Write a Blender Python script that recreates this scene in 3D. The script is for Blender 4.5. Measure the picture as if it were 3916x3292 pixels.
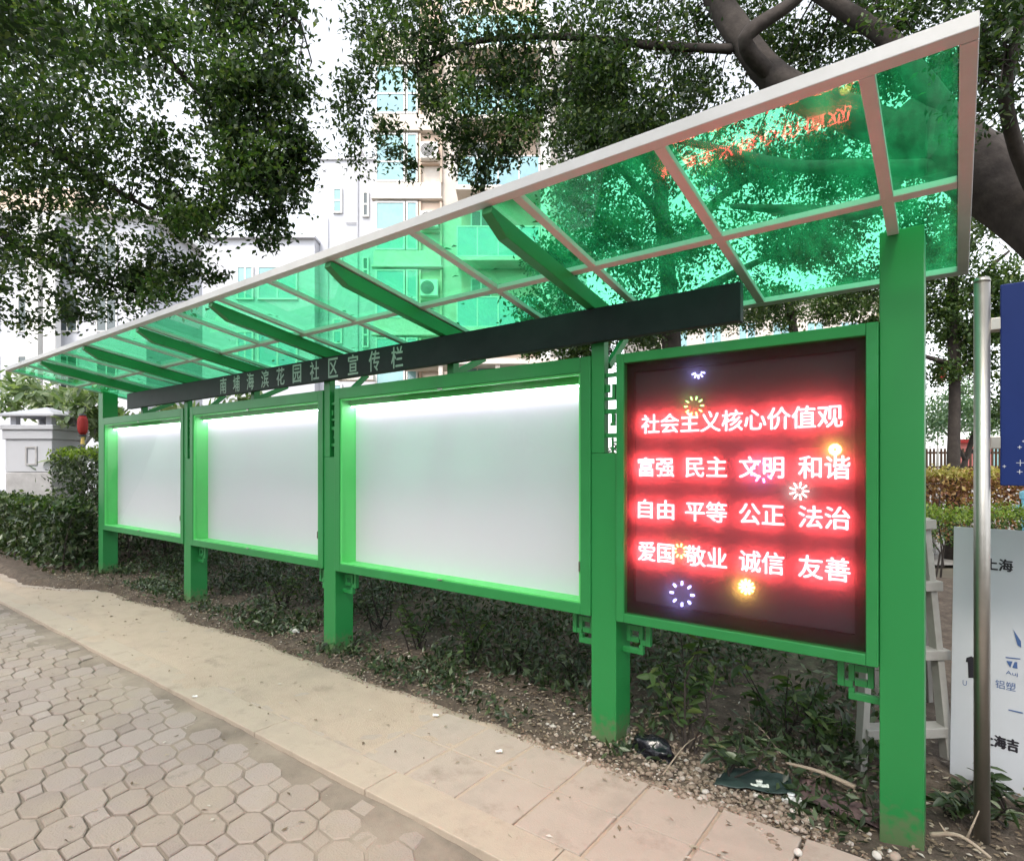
import bpy, bmesh, math, random
import numpy as np
from mathutils import Vector, Matrix, noise
random.seed(7); RNG = np.random.default_rng(7)
for o in list(bpy.data.objects): bpy.data.objects.remove(o)
SC = bpy.context.scene; COL = SC.collection
R = math.radians
# ------------------------------------------------------------------ camera, sky, sun, exposure
FPX, CX, CY, HCAM = 2235.0, 1958.0, 1778.0, 1.55
YAW = math.atan2(1689, 2235)
FWD = Vector((-math.sin(YAW), math.cos(YAW), 0)); RGT = Vector((math.cos(YAW), math.sin(YAW), 0)); UP = Vector((0, 0, 1))
CAM = Vector((0, 0, HCAM))
cam = bpy.data.cameras.new('camera'); cam_o = bpy.data.objects.new('camera', cam); COL.objects.link(cam_o)
cam.sensor_width = 36; cam.lens = 36 * FPX / 3916; cam.shift_y = (CY - 1646) / 3916; cam.clip_start = .05; cam.clip_end = 600
cam_o.location = CAM; cam_o.rotation_euler = (R(90), 0, YAW); SC.camera = cam_o
SUN_EL, SUN_AZ = 52, 285          # azimuth of the direction towards the sun, counted from +X
sv = Vector((math.cos(R(SUN_EL)) * math.cos(R(SUN_AZ)), math.cos(R(SUN_EL)) * math.sin(R(SUN_AZ)), math.sin(R(SUN_EL))))
W = bpy.data.worlds.new('World'); SC.world = W; W.use_nodes = True
nt = W.node_tree; bg = nt.nodes['Background']
sky = nt.nodes.new('ShaderNodeTexSky'); sky.sky_type = 'NISHITA'; sky.sun_disc = False
sky.sun_elevation = R(SUN_EL); sky.sun_rotation = math.atan2(sv.x, sv.y); sky.dust_density = 1.5; sky.air_density = 1.0; sky.ozone_density = 1.0
hs = nt.nodes.new('ShaderNodeHueSaturation'); hs.inputs['Saturation'].default_value = .2
nt.links.new(sky.outputs[0], hs.inputs['Color']); nt.links.new(hs.outputs[0], bg.inputs['Color'])
bg.inputs['Strength'].default_value = .15
sl = bpy.data.lights.new('sun', 'SUN'); sl.energy = .8; sl.angle = R(12); sl.color = (1, .91, .78)
so = bpy.data.objects.new('sun', sl); COL.objects.link(so); so.rotation_euler = sv.to_track_quat('Z', 'Y').to_euler(); so.location = sv * 40
SC.view_settings.view_transform = 'Standard'; SC.view_settings.look = 'None'; SC.view_settings.gamma = 1
SC.view_settings.exposure = 1.7
SC.render.engine = 'CYCLES'; SC.cycles.use_denoising = True
SC.cycles.max_bounces = 10; SC.cycles.transparent_max_bounces = 24; SC.cycles.diffuse_bounces = 4; SC.cycles.glossy_bounces = 4
SC.cycles.caustics_reflective = False; SC.cycles.caustics_refractive = True; SC.cycles.sample_clamp_indirect = 6

def ray(px, py): return RGT * ((px - CX) / FPX) + FWD - UP * ((py - CY) / FPX)
def at(px, py, d): return CAM + ray(px, py) * d
def gz(px, py, z=0.0):
    r = ray(px, py); return CAM + r * ((z - HCAM) / r.z)
def zat(py, d): return HCAM + (CY - py) / FPX * d

# ------------------------------------------------------------------ materials
MATS = {}
def mat(name, base=(.5, .5, .5), rough=.5, metal=0., var=None, vscale=6., bump=0., bscale=40., spec=.5, coat=0., emit=None, estr=0., attr=False, transl=0., stain=None, stain2=None):
    m = bpy.data.materials.new(name); m.use_nodes = True; MATS[name] = m
    n = m.node_tree; p = n.nodes['Principled BSDF']; L = n.links.new
    p.inputs['Base Color'].default_value = (*base, 1); p.inputs['Roughness'].default_value = rough; p.inputs['Metallic'].default_value = metal
    p.inputs['Specular IOR Level'].default_value = spec; p.inputs['Coat Weight'].default_value = coat
    if emit: p.inputs['Emission Color'].default_value = (*emit, 1); p.inputs['Emission Strength'].default_value = estr
    if var is not None:
        rp = n.nodes.new('ShaderNodeValToRGB'); cols = [base, var] if not isinstance(var, list) else [base] + var
        while len(rp.color_ramp.elements) < len(cols): rp.color_ramp.elements.new(.5)
        for i, c in enumerate(cols):
            rp.color_ramp.elements[i].position = .28 + .44 * i / (len(cols) - 1) if not attr else i / (len(cols) - 1); rp.color_ramp.elements[i].color = (*c, 1)
        if attr:
            a = n.nodes.new('ShaderNodeAttribute'); a.attribute_name = 'var'; L(a.outputs['Fac'], rp.inputs[0])
        else:
            tc = n.nodes.new('ShaderNodeTexCoord'); nz = n.nodes.new('ShaderNodeTexNoise'); nz.inputs['Scale'].default_value = vscale; nz.inputs['Detail'].default_value = 8; nz.inputs['Roughness'].default_value = .65
            L(tc.outputs['Object'], nz.inputs['Vector']); L(nz.outputs['Fac'], rp.inputs[0])
        cur = rp.outputs[0]
        for st in (stain, stain2):   # dirt washed over the surface in patches
            if not st: continue
            tc2 = n.nodes.new('ShaderNodeTexCoord'); n2_ = n.nodes.new('ShaderNodeTexNoise'); n2_.inputs['Scale'].default_value = st[1]; n2_.inputs['Detail'].default_value = 9; n2_.inputs['Roughness'].default_value = .7
            mr = n.nodes.new('ShaderNodeMapRange'); mr.inputs['From Min'].default_value = st[2]; mr.inputs['From Max'].default_value = st[3]; mr.inputs['To Max'].default_value = .8
            mc = n.nodes.new('ShaderNodeMixRGB'); mc.inputs[2].default_value = (*st[0], 1)
            L(tc2.outputs['Object'], n2_.inputs['Vector']); L(n2_.outputs['Fac'], mr.inputs['Value']); L(mr.outputs[0], mc.inputs[0]); L(cur, mc.inputs[1]); cur = mc.outputs[0]
        L(cur, p.inputs['Base Color'])
        if transl:
            tr = n.nodes.new('ShaderNodeBsdfTranslucent'); mx = n.nodes.new('ShaderNodeMixShader'); mx.inputs[0].default_value = transl
            gm = n.nodes.new('ShaderNodeMixRGB'); gm.blend_type = 'MULTIPLY'; gm.inputs[0].default_value = 1; gm.inputs[2].default_value = (1.6, 1.9, .7, 1)
            L(rp.outputs[0], gm.inputs[1]); L(gm.outputs[0], tr.inputs['Color'])
            L(p.outputs[0], mx.inputs[1]); L(tr.outputs[0], mx.inputs[2]); L(mx.outputs[0], n.nodes['Material Output'].inputs['Surface'])
    if bump:
        tc = n.nodes.new('ShaderNodeTexCoord'); nz = n.nodes.new('ShaderNodeTexNoise'); nz.inputs['Scale'].default_value = bscale; nz.inputs['Detail'].default_value = 6
        b = n.nodes.new('ShaderNodeBump'); b.inputs['Strength'].default_value = bump; b.inputs['Distance'].default_value = .01
        L(tc.outputs['Object'], nz.inputs['Vector']); L(nz.outputs['Fac'], b.inputs['Height']); L(b.outputs[0], p.inputs['Normal'])
    return m

def glassy(name, tint, gloss=1.0, veil=0., veilcol=(1, 1, 1), rough=0.0, ior=1.5, scat=0., scat_rough=.3, dirt=False):
    """thin clear or tinted sheet: see-through + fresnel gloss (+ a little light scattered by the sheet)"""
    m = bpy.data.materials.new(name); m.use_nodes = True; MATS[name] = m
    n = m.node_tree; L = n.links.new; n.nodes.remove(n.nodes['Principled BSDF']); out = n.nodes['Material Output']
    t = n.nodes.new('ShaderNodeBsdfTransparent'); t.inputs[0].default_value = (*tint, 1); cur = t.outputs[0]
    if veil:
        v = n.nodes.new('ShaderNodeBsdfTranslucent'); v.inputs[0].default_value = (*veilcol, 1); mx = n.nodes.new('ShaderNodeMixShader'); mx.inputs[0].default_value = veil
        L(cur, mx.inputs[1]); L(v.outputs[0], mx.inputs[2]); cur = mx.outputs[0]
        if dirt:   # dirt streaks, their milky patches also painting in bright reflections
            tc = n.nodes.new('ShaderNodeTexCoord'); mp = n.nodes.new('ShaderNodeMapping'); mp.inputs['Scale'].default_value = (5, 1.6, 1.6); nz = n.nodes.new('ShaderNodeTexNoise'); nz.inputs['Scale'].default_value = 1.7; nz.inputs['Detail'].default_value = 10; nz.inputs['Roughness'].default_value = .72
            mr = n.nodes.new('ShaderNodeMapRange'); mr.inputs['From Min'].default_value = .42; mr.inputs['From Max'].default_value = .75; mr.inputs['To Min'].default_value = veil * .6; mr.inputs['To Max'].default_value = veil * 3.2
            L(tc.outputs['Object'], mp.inputs[0]); L(mp.outputs[0], nz.inputs['Vector']); L(nz.outputs['Fac'], mr.inputs['Value']); L(mr.outputs[0], mx.inputs[0])
    if scat:
        v = n.nodes.new('ShaderNodeBsdfRefraction'); v.inputs['Roughness'].default_value = scat_rough; v.inputs['IOR'].default_value = 1.25; mx = n.nodes.new('ShaderNodeMixShader'); mx.inputs[0].default_value = scat
        L(cur, mx.inputs[1]); L(v.outputs[0], mx.inputs[2]); cur = mx.outputs[0]
    g = n.nodes.new('ShaderNodeBsdfGlossy'); g.inputs['Roughness'].default_value = rough
    fr = n.nodes.new('ShaderNodeFresnel'); ge = n.nodes.new('ShaderNodeNewGeometry'); ii = n.nodes.new('ShaderNodeMapRange'); ii.inputs['To Min'].default_value = ior; ii.inputs['To Max'].default_value = 1 / ior
    L(ge.outputs['Backfacing'], ii.inputs['Value']); L(ii.outputs[0], fr.inputs[0])   # same shine on both faces of the thin sheet
    ml = n.nodes.new('ShaderNodeMath'); ml.operation = 'MULTIPLY'; ml.inputs[1].default_value = gloss; L(fr.outputs[0], ml.inputs[0])
    mx = n.nodes.new('ShaderNodeMixShader'); L(ml.outputs[0], mx.inputs[0]); L(cur, mx.inputs[1]); L(g.outputs[0], mx.inputs[2]); L(mx.outputs[0], out.inputs['Surface'])
    return m

GREEN = mat('green_paint', (.014, .20, .048), .45, var=(.018, .225, .055), vscale=3, bump=.06, bscale=90, coat=.08, stain=((.03, .25, .085), 2.3, .52, .78), stain2=((.010, .135, .036), 7., .62, .8))
LINING = mat('lit_green_paint', (.10, .58, .15), .5, var=(.12, .62, .17), vscale=4)  # green paint lightened to paint in the glow of the case tubes
ALU = mat('white_aluminium', (.60, .60, .60), .5, var=(.52, .52, .51), vscale=5, bump=.05)
BLACKB = mat('black_panel', (.008, .01, .013), .5, spec=.2, var=(.02, .022, .026), vscale=4)
LETTER = mat('grey_letters', (.33, .36, .35), .5)
BOARD = mat('white_board', (.69, .645, .74), .55, var=(.675, .63, .725), vscale=1.5)
ROOFG = glassy('green_sheet', (.46, .97, .72), gloss=.8, veil=.05, veilcol=(.1, .95, .42), dirt=True)
CASEG = glassy('case_glass', (.975, .985, .98), gloss=.18)
LEDG = glassy('screen_cover', (.97, .97, .97), gloss=.07, veil=.18, veilcol=(.9, .9, .9), scat=.08, scat_rough=.35)  # added veil and scatter spread the red glow, standing in for lens bloom
BEZEL = mat('black_bezel', (.010, .004, .006), .5, spec=.2)
LEDP = mat('led_matrix', (.045, .03, .04), .7, spec=.2)
TUBE = mat('light_tube', (1, 1, 1), .5, emit=(.95, .93, 1), estr=6.4)
LEDR = mat('led_red', (.2, 0, 0), .5, emit=(1, .075, .085), estr=12.0)
LEDW = mat('led_white', (.2, .2, .2), .5, emit=(1, .75, .7), estr=3)
LEDB = mat('led_blue', (.1, .1, .2), .5, emit=(.35, .35, 1), estr=4)
LEDGN = mat('led_green', (.1, .2, .1), .5, emit=(.35, 1, .25), estr=2.2)
LEDY = mat('led_yellow', (.2, .2, .1), .5, emit=(1, .6, .12), estr=5)
SOIL = mat('soil', (.04, .03, .023), .95, var=[(.085, .064, .048), (.15, .118, .092)], vscale=13, bump=1.0, bscale=55)
EARTH = mat('earth', (.10, .085, .06), .95, var=(.16, .14, .10), vscale=.8)
PATH = mat('path_concrete', (.3, .29, .27), .9, var=(.25, .24, .22), vscale=1.2)
SAND = mat('sand', (.385, .305, .235), .95, var=[(.435, .35, .275), (.35, .285, .225)], vscale=2.2, bump=.5, bscale=130, stain=((.24, .2, .155), 4.2, .57, .72))
SLAB = mat('slab', (.37, .31, .26), .9, var=[(.40, .335, .285), (.33, .285, .24)], vscale=3.5, bump=.3, bscale=150, stain=((.25, .205, .165), 3.2, .55, .72))
KERB = mat('kerb_stone', (.39, .325, .26), .9, var=[(.42, .35, .28), (.34, .28, .23)], vscale=2.6, bump=.3, bscale=150, stain=((.27, .225, .175), 4., .56, .74))
PAVER = mat('paver', (.25, .205, .182), .9, var=[(.305, .255, .23), (.36, .31, .285)], attr=True, bump=.5, bscale=110, stain=((.33, .275, .22), 1.1, .45, .62), stain2=((.16, .14, .12), 5.5, .60, .74))
JOINT = mat('joint_sand', (.13, .105, .085), .95, var=[(.24, .198, .16), (.34, .285, .23)], vscale=2.2, bump=.4, bscale=200)
STONE = mat('rubble', (.16, .12, .09), .95, var=[(.26, .2, .15), (.36, .29, .24), (.6, .57, .53)], attr=True, bump=.4, bscale=70)
LITTER = mat('litter', (.10, .07, .045), .9, var=[(.2, .15, .1), (.34, .29, .22), (.55, .52, .48)], attr=True)
BARK = mat('bark', (.022, .017, .015), .95, var=[(.04, .032, .028), (.062, .05, .044)], vscale=7, bump=1.0, bscale=14)
BARKG = mat('grey_bark', (.22, .22, .22), .9, var=(.32, .32, .32), vscale=8, bump=.5, bscale=30)
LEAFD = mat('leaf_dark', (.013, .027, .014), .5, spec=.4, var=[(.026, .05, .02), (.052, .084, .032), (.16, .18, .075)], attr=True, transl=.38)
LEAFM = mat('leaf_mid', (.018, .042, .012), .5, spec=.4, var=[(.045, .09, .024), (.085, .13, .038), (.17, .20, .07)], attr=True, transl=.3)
LEAFP = mat('leaf_pale', (.08, .13, .07), .5, var=[(.16, .22, .12), (.26, .31, .2), (.42, .45, .33)], attr=True, transl=.3)
LEAFY = mat('leaf_lit_yellow', (.08, .14, .015), .5, var=[(.16, .23, .028), (.26, .33, .05)], attr=True, transl=.3)  # yellowed to paint in the light on the clipped hedge tops
LEAFU = mat('leaf_under', (.014, .028, .011), .4, spec=.6, var=[(.03, .055, .019), (.056, .088, .034), (.20, .23, .14)], attr=True, transl=.2)  # palest ramp colour paints in small glints on the undergrowth
LEAFR = mat('leaf_red', (.09, .035, .03), .5, var=[(.2, .09, .05), (.36, .22, .08), (.42, .36, .14)], attr=True, transl=.25)
LEAFG = mat('leaf_gold', (.22, .2, .05), .5, var=[(.4, .34, .1), (.5, .45, .2)], attr=True, transl=.3)
LEAFB = mat('leaf_blue', (.07, .13, .08), .5, var=[(.13, .22, .14), (.22, .32, .21), (.32, .4, .26)], attr=True, transl=.3)
WALLW = mat('white_wall', (.55, .56, .61), .85, var=(.48, .49, .53), vscale=.5, stain=((.36, .36, .38), .9, .55, .8))
WALLC = mat('cream_wall', (.66, .61, .56), .85, var=[(.60, .54, .48), (.66, .63, .6)], vscale=.6, stain=((.42, .34, .27), 1.1, .55, .8))
WALLO = mat('tan_wall', (.55, .42, .33), .85, var=(.62, .5, .42), vscale=.6)
TRIM = mat('white_trim', (.66, .66, .65), .6)
WGLASS = mat('window_glass', (.12, .30, .32), .08, var=[(.22, .42, .44), (.15, .28, .40)], vscale=.45, spec=.9)
WDARK = mat('window_dark', (.06, .08, .085), .1, spec=.8)
ACW = mat('ac_white', (.72, .7, .68), .5)
DARKM = mat('dark_metal', (.06, .06, .065), .5, metal=.3)
STEEL = mat('stainless', (.50, .48, .45), .42, metal=1.0, var=(.38, .36, .33), vscale=5)
BLUE = mat('blue_sign', (.010, .026, .13), .5, spec=.2, var=(.012, .03, .15), vscale=2)
PANELW = mat('panel_white', (.58, .60, .65), .35, var=(.53, .55, .60), vscale=2)
INK = mat('ink', (.015, .012, .02), .5)
INKB = mat('ink_blue', (.06, .12, .3), .5)
LADM = mat('ladder_metal', (.40, .385, .36), .5, var=(.29, .275, .25), vscale=8)
WOOD = mat('brown_wood', (.045, .027, .017), .9, spec=.2, var=(.07, .043, .028), vscale=3, bump=.3)
PLANK = mat('pale_wood', (.4, .33, .25), .85, var=(.28, .21, .16), vscale=14, bump=.4)
PVC = mat('white_pvc', (.74, .8, .74), .35)
PVC2 = mat('bright_pvc', (.82, .83, .82), .35)
BAG = mat('black_plastic', (.008, .008, .012), .22, bump=.3, bscale=25)
SHEET = mat('teal_sheet', (.02, .042, .038), .6, var=(.035, .058, .053), vscale=6)
PURP = mat('purple_sheet', (.085, .05, .055), .7, var=(.17, .11, .105), vscale=18)
PAPER = mat('paper', (.75, .73, .7), .8)
STONEB = mat('pillar_stone', (.36, .35, .36), .9, var=(.5, .49, .5), vscale=6, bump=.4)
REDL = mat('lantern_red', (.30, .016, .014), .7)
YELL = mat('tassel_yellow', (.7, .5, .15), .7)
PINKW = mat('pink_wall', (.6, .2, .18), .8)
CYAN = mat('light_blue_plastic', (.25, .6, .75), .4)
CEMENT = (.42, .40, .39)
def chipped():
    m = bpy.data.materials.new('chipped_green_paint'); m.use_nodes = True; n = m.node_tree; L = n.links.new; p = n.nodes['Principled BSDF']
    tc = n.nodes.new('ShaderNodeTexCoord'); nz = n.nodes.new('ShaderNodeTexNoise'); nz.inputs['Scale'].default_value = 14; nz.inputs['Detail'].default_value = 9; nz.inputs['Roughness'].default_value = .7
    mp = n.nodes.new('ShaderNodeMapping'); mp.inputs['Scale'].default_value = (1, 1, .35); L(tc.outputs['Object'], mp.inputs[0]); L(mp.outputs[0], nz.inputs['Vector'])
    sx = n.nodes.new('ShaderNodeSeparateXYZ'); L(tc.outputs['Object'], sx.inputs[0])
    # chip line climbs towards the back right corner of the foot
    a = n.nodes.new('ShaderNodeMath'); a.operation = 'MULTIPLY_ADD'; a.inputs[1].default_value = -.72; a.inputs[2].default_value = .0; L(sx.outputs['Y'], a.inputs[0])
    b = n.nodes.new('ShaderNodeMath'); b.operation = 'ADD'; L(sx.outputs['Z'], b.inputs[0]); L(a.outputs[0], b.inputs[1])
    c = n.nodes.new('ShaderNodeMath'); c.operation = 'MULTIPLY_ADD'; c.inputs[1].default_value = .22; L(nz.outputs['Fac'], c.inputs[0]); L(b.outputs[0], c.inputs[2])
    r = n.nodes.new('ShaderNodeValToRGB'); r.color_ramp.elements[0].position = .135; r.color_ramp.elements[1].position = .155; r.color_ramp.elements[0].color = (*CEMENT, 1); r.color_ramp.elements[1].color = (.016, .215, .052, 1)
    L(c.outputs[0], r.inputs[0])
    n3 = n.nodes.new('ShaderNodeTexNoise'); n3.inputs['Scale'].default_value = 30; n3.inputs['Detail'].default_value = 7; L(tc.outputs['Object'], n3.inputs['Vector'])
    d1 = n.nodes.new('ShaderNodeMath'); d1.operation = 'MULTIPLY_ADD'; d1.inputs[1].default_value = -2.6; d1.inputs[2].default_value = .62; L(sx.outputs['Z'], d1.inputs[0])   # mud splashed up from the soil
    d2 = n.nodes.new('ShaderNodeMath'); d2.operation = 'ADD'; L(d1.outputs[0], d2.inputs[0]); L(n3.outputs['Fac'], d2.inputs[1])
    d3 = n.nodes.new('ShaderNodeMapRange'); d3.inputs['From Min'].default_value = .72; d3.inputs['From Max'].default_value = 1.05; d3.inputs['To Max'].default_value = .55; L(d2.outputs[0], d3.inputs['Value'])
    mx = n.nodes.new('ShaderNodeMixRGB'); mx.inputs[2].default_value = (.17, .13, .09, 1); L(d3.outputs[0], mx.inputs[0]); L(r.outputs[0], mx.inputs[1]); L(mx.outputs[0], p.inputs['Base Color']); p.inputs['Roughness'].default_value = .42
    return m
CHIP = chipped()

# ------------------------------------------------------------------ mesh helpers
class MB:
    def __init__(s): s.v = []; s.f = []
    def quadbox(s, P):   # 8 corners: bottom 4 (ccw from above), top 4
        b = len(s.v); s.v += [tuple(p) for p in P]
        s.f += [tuple(b + i for i in q) for q in ((3, 2, 1, 0), (4, 5, 6, 7), (0, 1, 5, 4), (1, 2, 6, 5), (2, 3, 7, 6), (3, 0, 4, 7))]; return s
    def box(s, x0, x1, y0, y1, z0, z1):
        return s.quadbox([(x0, y0, z0), (x1, y0, z0), (x1, y1, z0), (x0, y1, z0), (x0, y0, z1), (x1, y0, z1), (x1, y1, z1), (x0, y1, z1)])
    def obox(s, c, ax, ay, az, hx, hy, hz):
        c = Vector(c); P = [c + ax * (i * hx) + ay * (j * hy) + az * (k * hz) for k in (-1, 1) for (i, j) in ((-1, -1), (1, -1), (1, 1), (-1, 1))]
        return s.quadbox(P)
    def bar(s, a, b, w, h, up=(0, 0, 1)):
        a = Vector(a); b = Vector(b); d = (b - a); l = d.length; d.normalize(); sd = d.cross(Vector(up)); sd.normalize(); u = sd.cross(d)
        return s.obox((a + b) / 2, d, sd, u, l / 2, w / 2, h / 2)
    def prism(s, pts, y0, y1):   # polygon in x,z extruded along y
        b = len(s.v); n = len(pts); s.v += [(x, y0, z) for x, z in pts] + [(x, y1, z) for x, z in pts]
        s.f.append(tuple(b + i for i in range(n))); s.f.append(tuple(b + n + i for i in reversed(range(n))))
        for i in range(n): j = (i + 1) % n; s.f.append((b + j, b + i, b + n + i, b + n + j))
        return s
    def tube(s, pts, radii, seg=10, wob=0., cap=True):
        b = len(s.v); pts = [Vector(p) for p in pts]; n = len(pts); prev = None
        for i, p in enumerate(pts):
            d = (pts[min(i + 1, n - 1)] - pts[max(i - 1, 0)]).normalized()
            if prev is None: prev = d.orthogonal().normalized()
            u = (prev - d * prev.dot(d)).normalized(); prev = u; w = d.cross(u)
            for k in range(seg):
                t = 2 * math.pi * k / seg; q = u * math.cos(t) + w * math.sin(t); r = radii[i]
                if wob: r *= 1 + wob * noise.noise(p * 1.7 + q * 1.3) * 2
                s.v.append(tuple(p + q * r))
        for i in range(n - 1):
            for k in range(seg): s.f.append((b + i * seg + k, b + i * seg + (k + 1) % seg, b + (i + 1) * seg + (k + 1) % seg, b + (i + 1) * seg + k))
        if cap:
            s.f.append(tuple(b + k for k in reversed(range(seg)))); s.f.append(tuple(b + (n - 1) * seg + k for k in range(seg)))
        return s
    def lathe(s, c, prof, seg=16):   # prof: (r,z)
        return s.tube([(c[0], c[1], c[2] + z) for r, z in prof], [max(r, 1e-4) for r, z in prof], seg)
    def build(s, name, m, parent=None, bevel=0., smooth=False, loc=None):
        me = bpy.data.meshes.new(name); off = Vector(loc) if loc is not None else Vector()
        me.from_pydata([tuple(Vector(v) - off) for v in s.v], [], s.f); me.update()
        o = bpy.data.objects.new(name, me); COL.objects.link(o); me.materials.append(m)
        if parent: o.parent = parent
        if loc is not None: o.location = off if not parent else off
        if smooth: me.polygons.foreach_set('use_smooth', [True] * len(me.polygons))
        if bevel:
            b = o.modifiers.new('bevel', 'BEVEL'); b.width = bevel; b.segments = 2; b.limit_method = 'ANGLE'
        return o

def tag(o, label=None, cat=None, group=None, kind=None):
    if label: o['label'] = label
    if cat: o['category'] = cat
    if group: o['group'] = group
    if kind: o['kind'] = kind
    return o
def empty(name, loc, label, cat, group=None, rz=0.):
    o = bpy.data.objects.new(name, None); COL.objects.link(o); o.location = loc; o.rotation_euler = (0, 0, rz); o.empty_display_size = .1
    return tag(o, label, cat, group)
def child_of(o, parent):   # keep world place of a mesh modelled in world coordinates
    o.parent = parent; o.matrix_parent_inverse = Matrix.LocRotScale(parent.location, parent.rotation_euler, None).inverted(); return o
def raw_mesh(name, V, F, m, var=None, smooth=False):
    """V (n,3), F (k,3|4) numpy -> mesh object"""
    me = bpy.data.meshes.new(name); n, k, c = len(V), len(F), F.shape[1]
    me.vertices.add(n); me.vertices.foreach_set('co', np.asarray(V, np.float32).ravel())
    me.loops.add(k * c); me.loops.foreach_set('vertex_index', np.asarray(F, np.int32).ravel())
    me.polygons.add(k); me.polygons.foreach_set('loop_start', np.arange(0, k * c, c, dtype=np.int32))
    if smooth: me.polygons.foreach_set('use_smooth', np.ones(k, bool))
    if var is not None:
        a = me.attributes.new('var', 'FLOAT', 'POINT'); a.data.foreach_set('value', np.asarray(var, np.float32))
    me.update(calc_edges=True); me.validate(); me.materials.append(m)
    o = bpy.data.objects.new(name, me); COL.objects.link(o); return o
def unit(a): return a / np.maximum(np.linalg.norm(a, axis=1, keepdims=True), 1e-9)
def leaves(name, C, size, m, aspect=.5, droop=.35, flat=0., oval=False, dirs=None, fold=.18, vbias=None):
    """one mesh of many separate leaf blades centred on C"""
    C = np.asarray(C, float); N = len(C); L = size * RNG.uniform(.65, 1.25, N)[:, None]; Wd = L * aspect * RNG.uniform(.8, 1.2, N)[:, None]
    d = RNG.normal(size=(N, 3)); d[:, 2] *= (1 - flat); d[:, 2] -= droop
    if dirs is not None: d = dirs + RNG.normal(size=(N, 3)) * .25
    d = unit(d); w = RNG.normal(size=(N, 3)); w[:, :2] *= .6 if flat < .5 else .25; w[:, 2] += 1.0
    s = unit(np.cross(d, w)); n = np.cross(s, d)
    v0 = RNG.beta(1.6, 2.4, N) if vbias is None else np.clip(vbias + RNG.normal(size=N) * .16, 0, 1)
    if not oval:
        V = np.stack([C - d * L / 2, C + s * Wd / 2 + n * Wd * fold - d * L * .06, C + d * L / 2, C - s * Wd / 2 + n * Wd * fold - d * L * .06], 1).reshape(-1, 3)
        b = np.arange(N)[:, None] * 4; F = np.concatenate([b + np.array([0, 1, 2]), b + np.array([0, 2, 3])], 0); k = 4
    else:
        bend = -UPN * .0
        ts = [(-.5, 0), (-.25, .36), (.08, .5), (.34, .3), (.5, 0), (.34, -.3), (.08, -.5), (-.25, -.36), (0.05, 0)]
        V = np.stack([C + d * L * t + s * Wd * u + n * (Wd * fold * abs(u) * 2) - np.array([0, 0, 1.]) * L * .22 * (t + .5) ** 2 for t, u in ts], 1).reshape(-1, 3)
        b = np.arange(N)[:, None] * 9
        F = np.concatenate([b + np.array(t) for t in ((0, 1, 8), (1, 2, 8), (2, 3, 8), (3, 4, 8), (4, 5, 8), (5, 6, 8), (6, 7, 8), (7, 0, 8))], 0); k = 9
    return raw_mesh(name, V, F, m, np.repeat(v0, k))
UPN = np.array([0, 0, 1.])
def blob(c, rx, rz, rd, clumps, cr, per, axis=None):
    """leaf centres: clumps spread in an ellipsoid laid out along the view's right / up / forward"""
    g = RNG.normal(size=(clumps, 3)); g = unit(g) * (RNG.uniform(.05, 1, clumps) ** .5)[:, None]
    A = np.array([list(RGT), [0, 0, 1], list(FWD)])
    cc = np.array(c) + (g * np.array([rx, rz, rd])) @ A
    sc = cr * RNG.uniform(.6, 1.3, clumps)
    pts = cc[:, None, :] + RNG.normal(size=(clumps, per, 3)) * sc[:, None, None] * np.array([1, 1, .75]) * .55
    return pts.reshape(-1, 3), cc
def limb(pts, r0, r1, n=14, seg=10, wob=.12):
    """smooth tapered limb through points"""
    P = [Vector(p) for p in pts]; out = []
    for i in range(n + 1):
        t = i / n * (len(P) - 1); k = min(int(t), len(P) - 2); u = t - k
        p0 = P[max(k - 1, 0)]; p1 = P[k]; p2 = P[k + 1]; p3 = P[min(k + 2, len(P) - 1)]
        out.append(.5 * ((2 * p1) + (p2 - p0) * u + (2 * p0 - 5 * p1 + 4 * p2 - p3) * u * u + (-p0 + 3 * p1 - 3 * p2 + p3) * u ** 3))
    return out, [r0 + (r1 - r0) * i / n for i in range(n + 1)]
def fbm(x, y, s=1., o=4, seed=0.):
    return noise.fractal(Vector((x * s + seed, y * s - seed, seed)), 1.0, 2.0, o)
def text_mesh(body, x0, x1, z0, z1, bold=0.):
    """glyph outlines as (verts2d, faces) scaled to a rectangle in x,z"""
    c = bpy.data.curves.new('glyph', 'FONT'); c.body = body; c.offset = bold; c.resolution_u = 3
    o = bpy.data.objects.new('glyph', c); COL.objects.link(o); dg = bpy.context.evaluated_depsgraph_get(); dg.update()
    me = bpy.data.meshes.new_from_object(o.evaluated_get(dg)); V = np.array([v.co[:2] for v in me.vertices]); F = [tuple(p.vertices) for p in me.polygons]
    bpy.data.objects.remove(o); bpy.data.curves.remove(c); bpy.data.meshes.remove(me)
    lo, hi = V.min(0), V.max(0); V = (V - lo) / (hi - lo); V = V * np.array([x1 - x0, z1 - z0]) + np.array([x0, z0]); return V, F
def text_into(mb, body, x0, x1, z0, z1, y, depth, bold=0.):
    # bold: a stroke thickened by shifted copies of the outline, each a hair behind the other
    V, F = text_mesh(body, x0 + bold, x1 - bold, z0 + bold, z1 - bold)
    for k, (dx, dz) in enumerate(((0, 0), (1, 0), (-1, 0), (0, .8), (0, -.8)) if bold else ((0, 0),)):
        b = len(mb.v); mb.v += [(x + dx * bold, y + k * .00012, z + dz * bold) for x, z in V]; mb.f += [tuple(b + i for i in f) for f in F]

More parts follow.
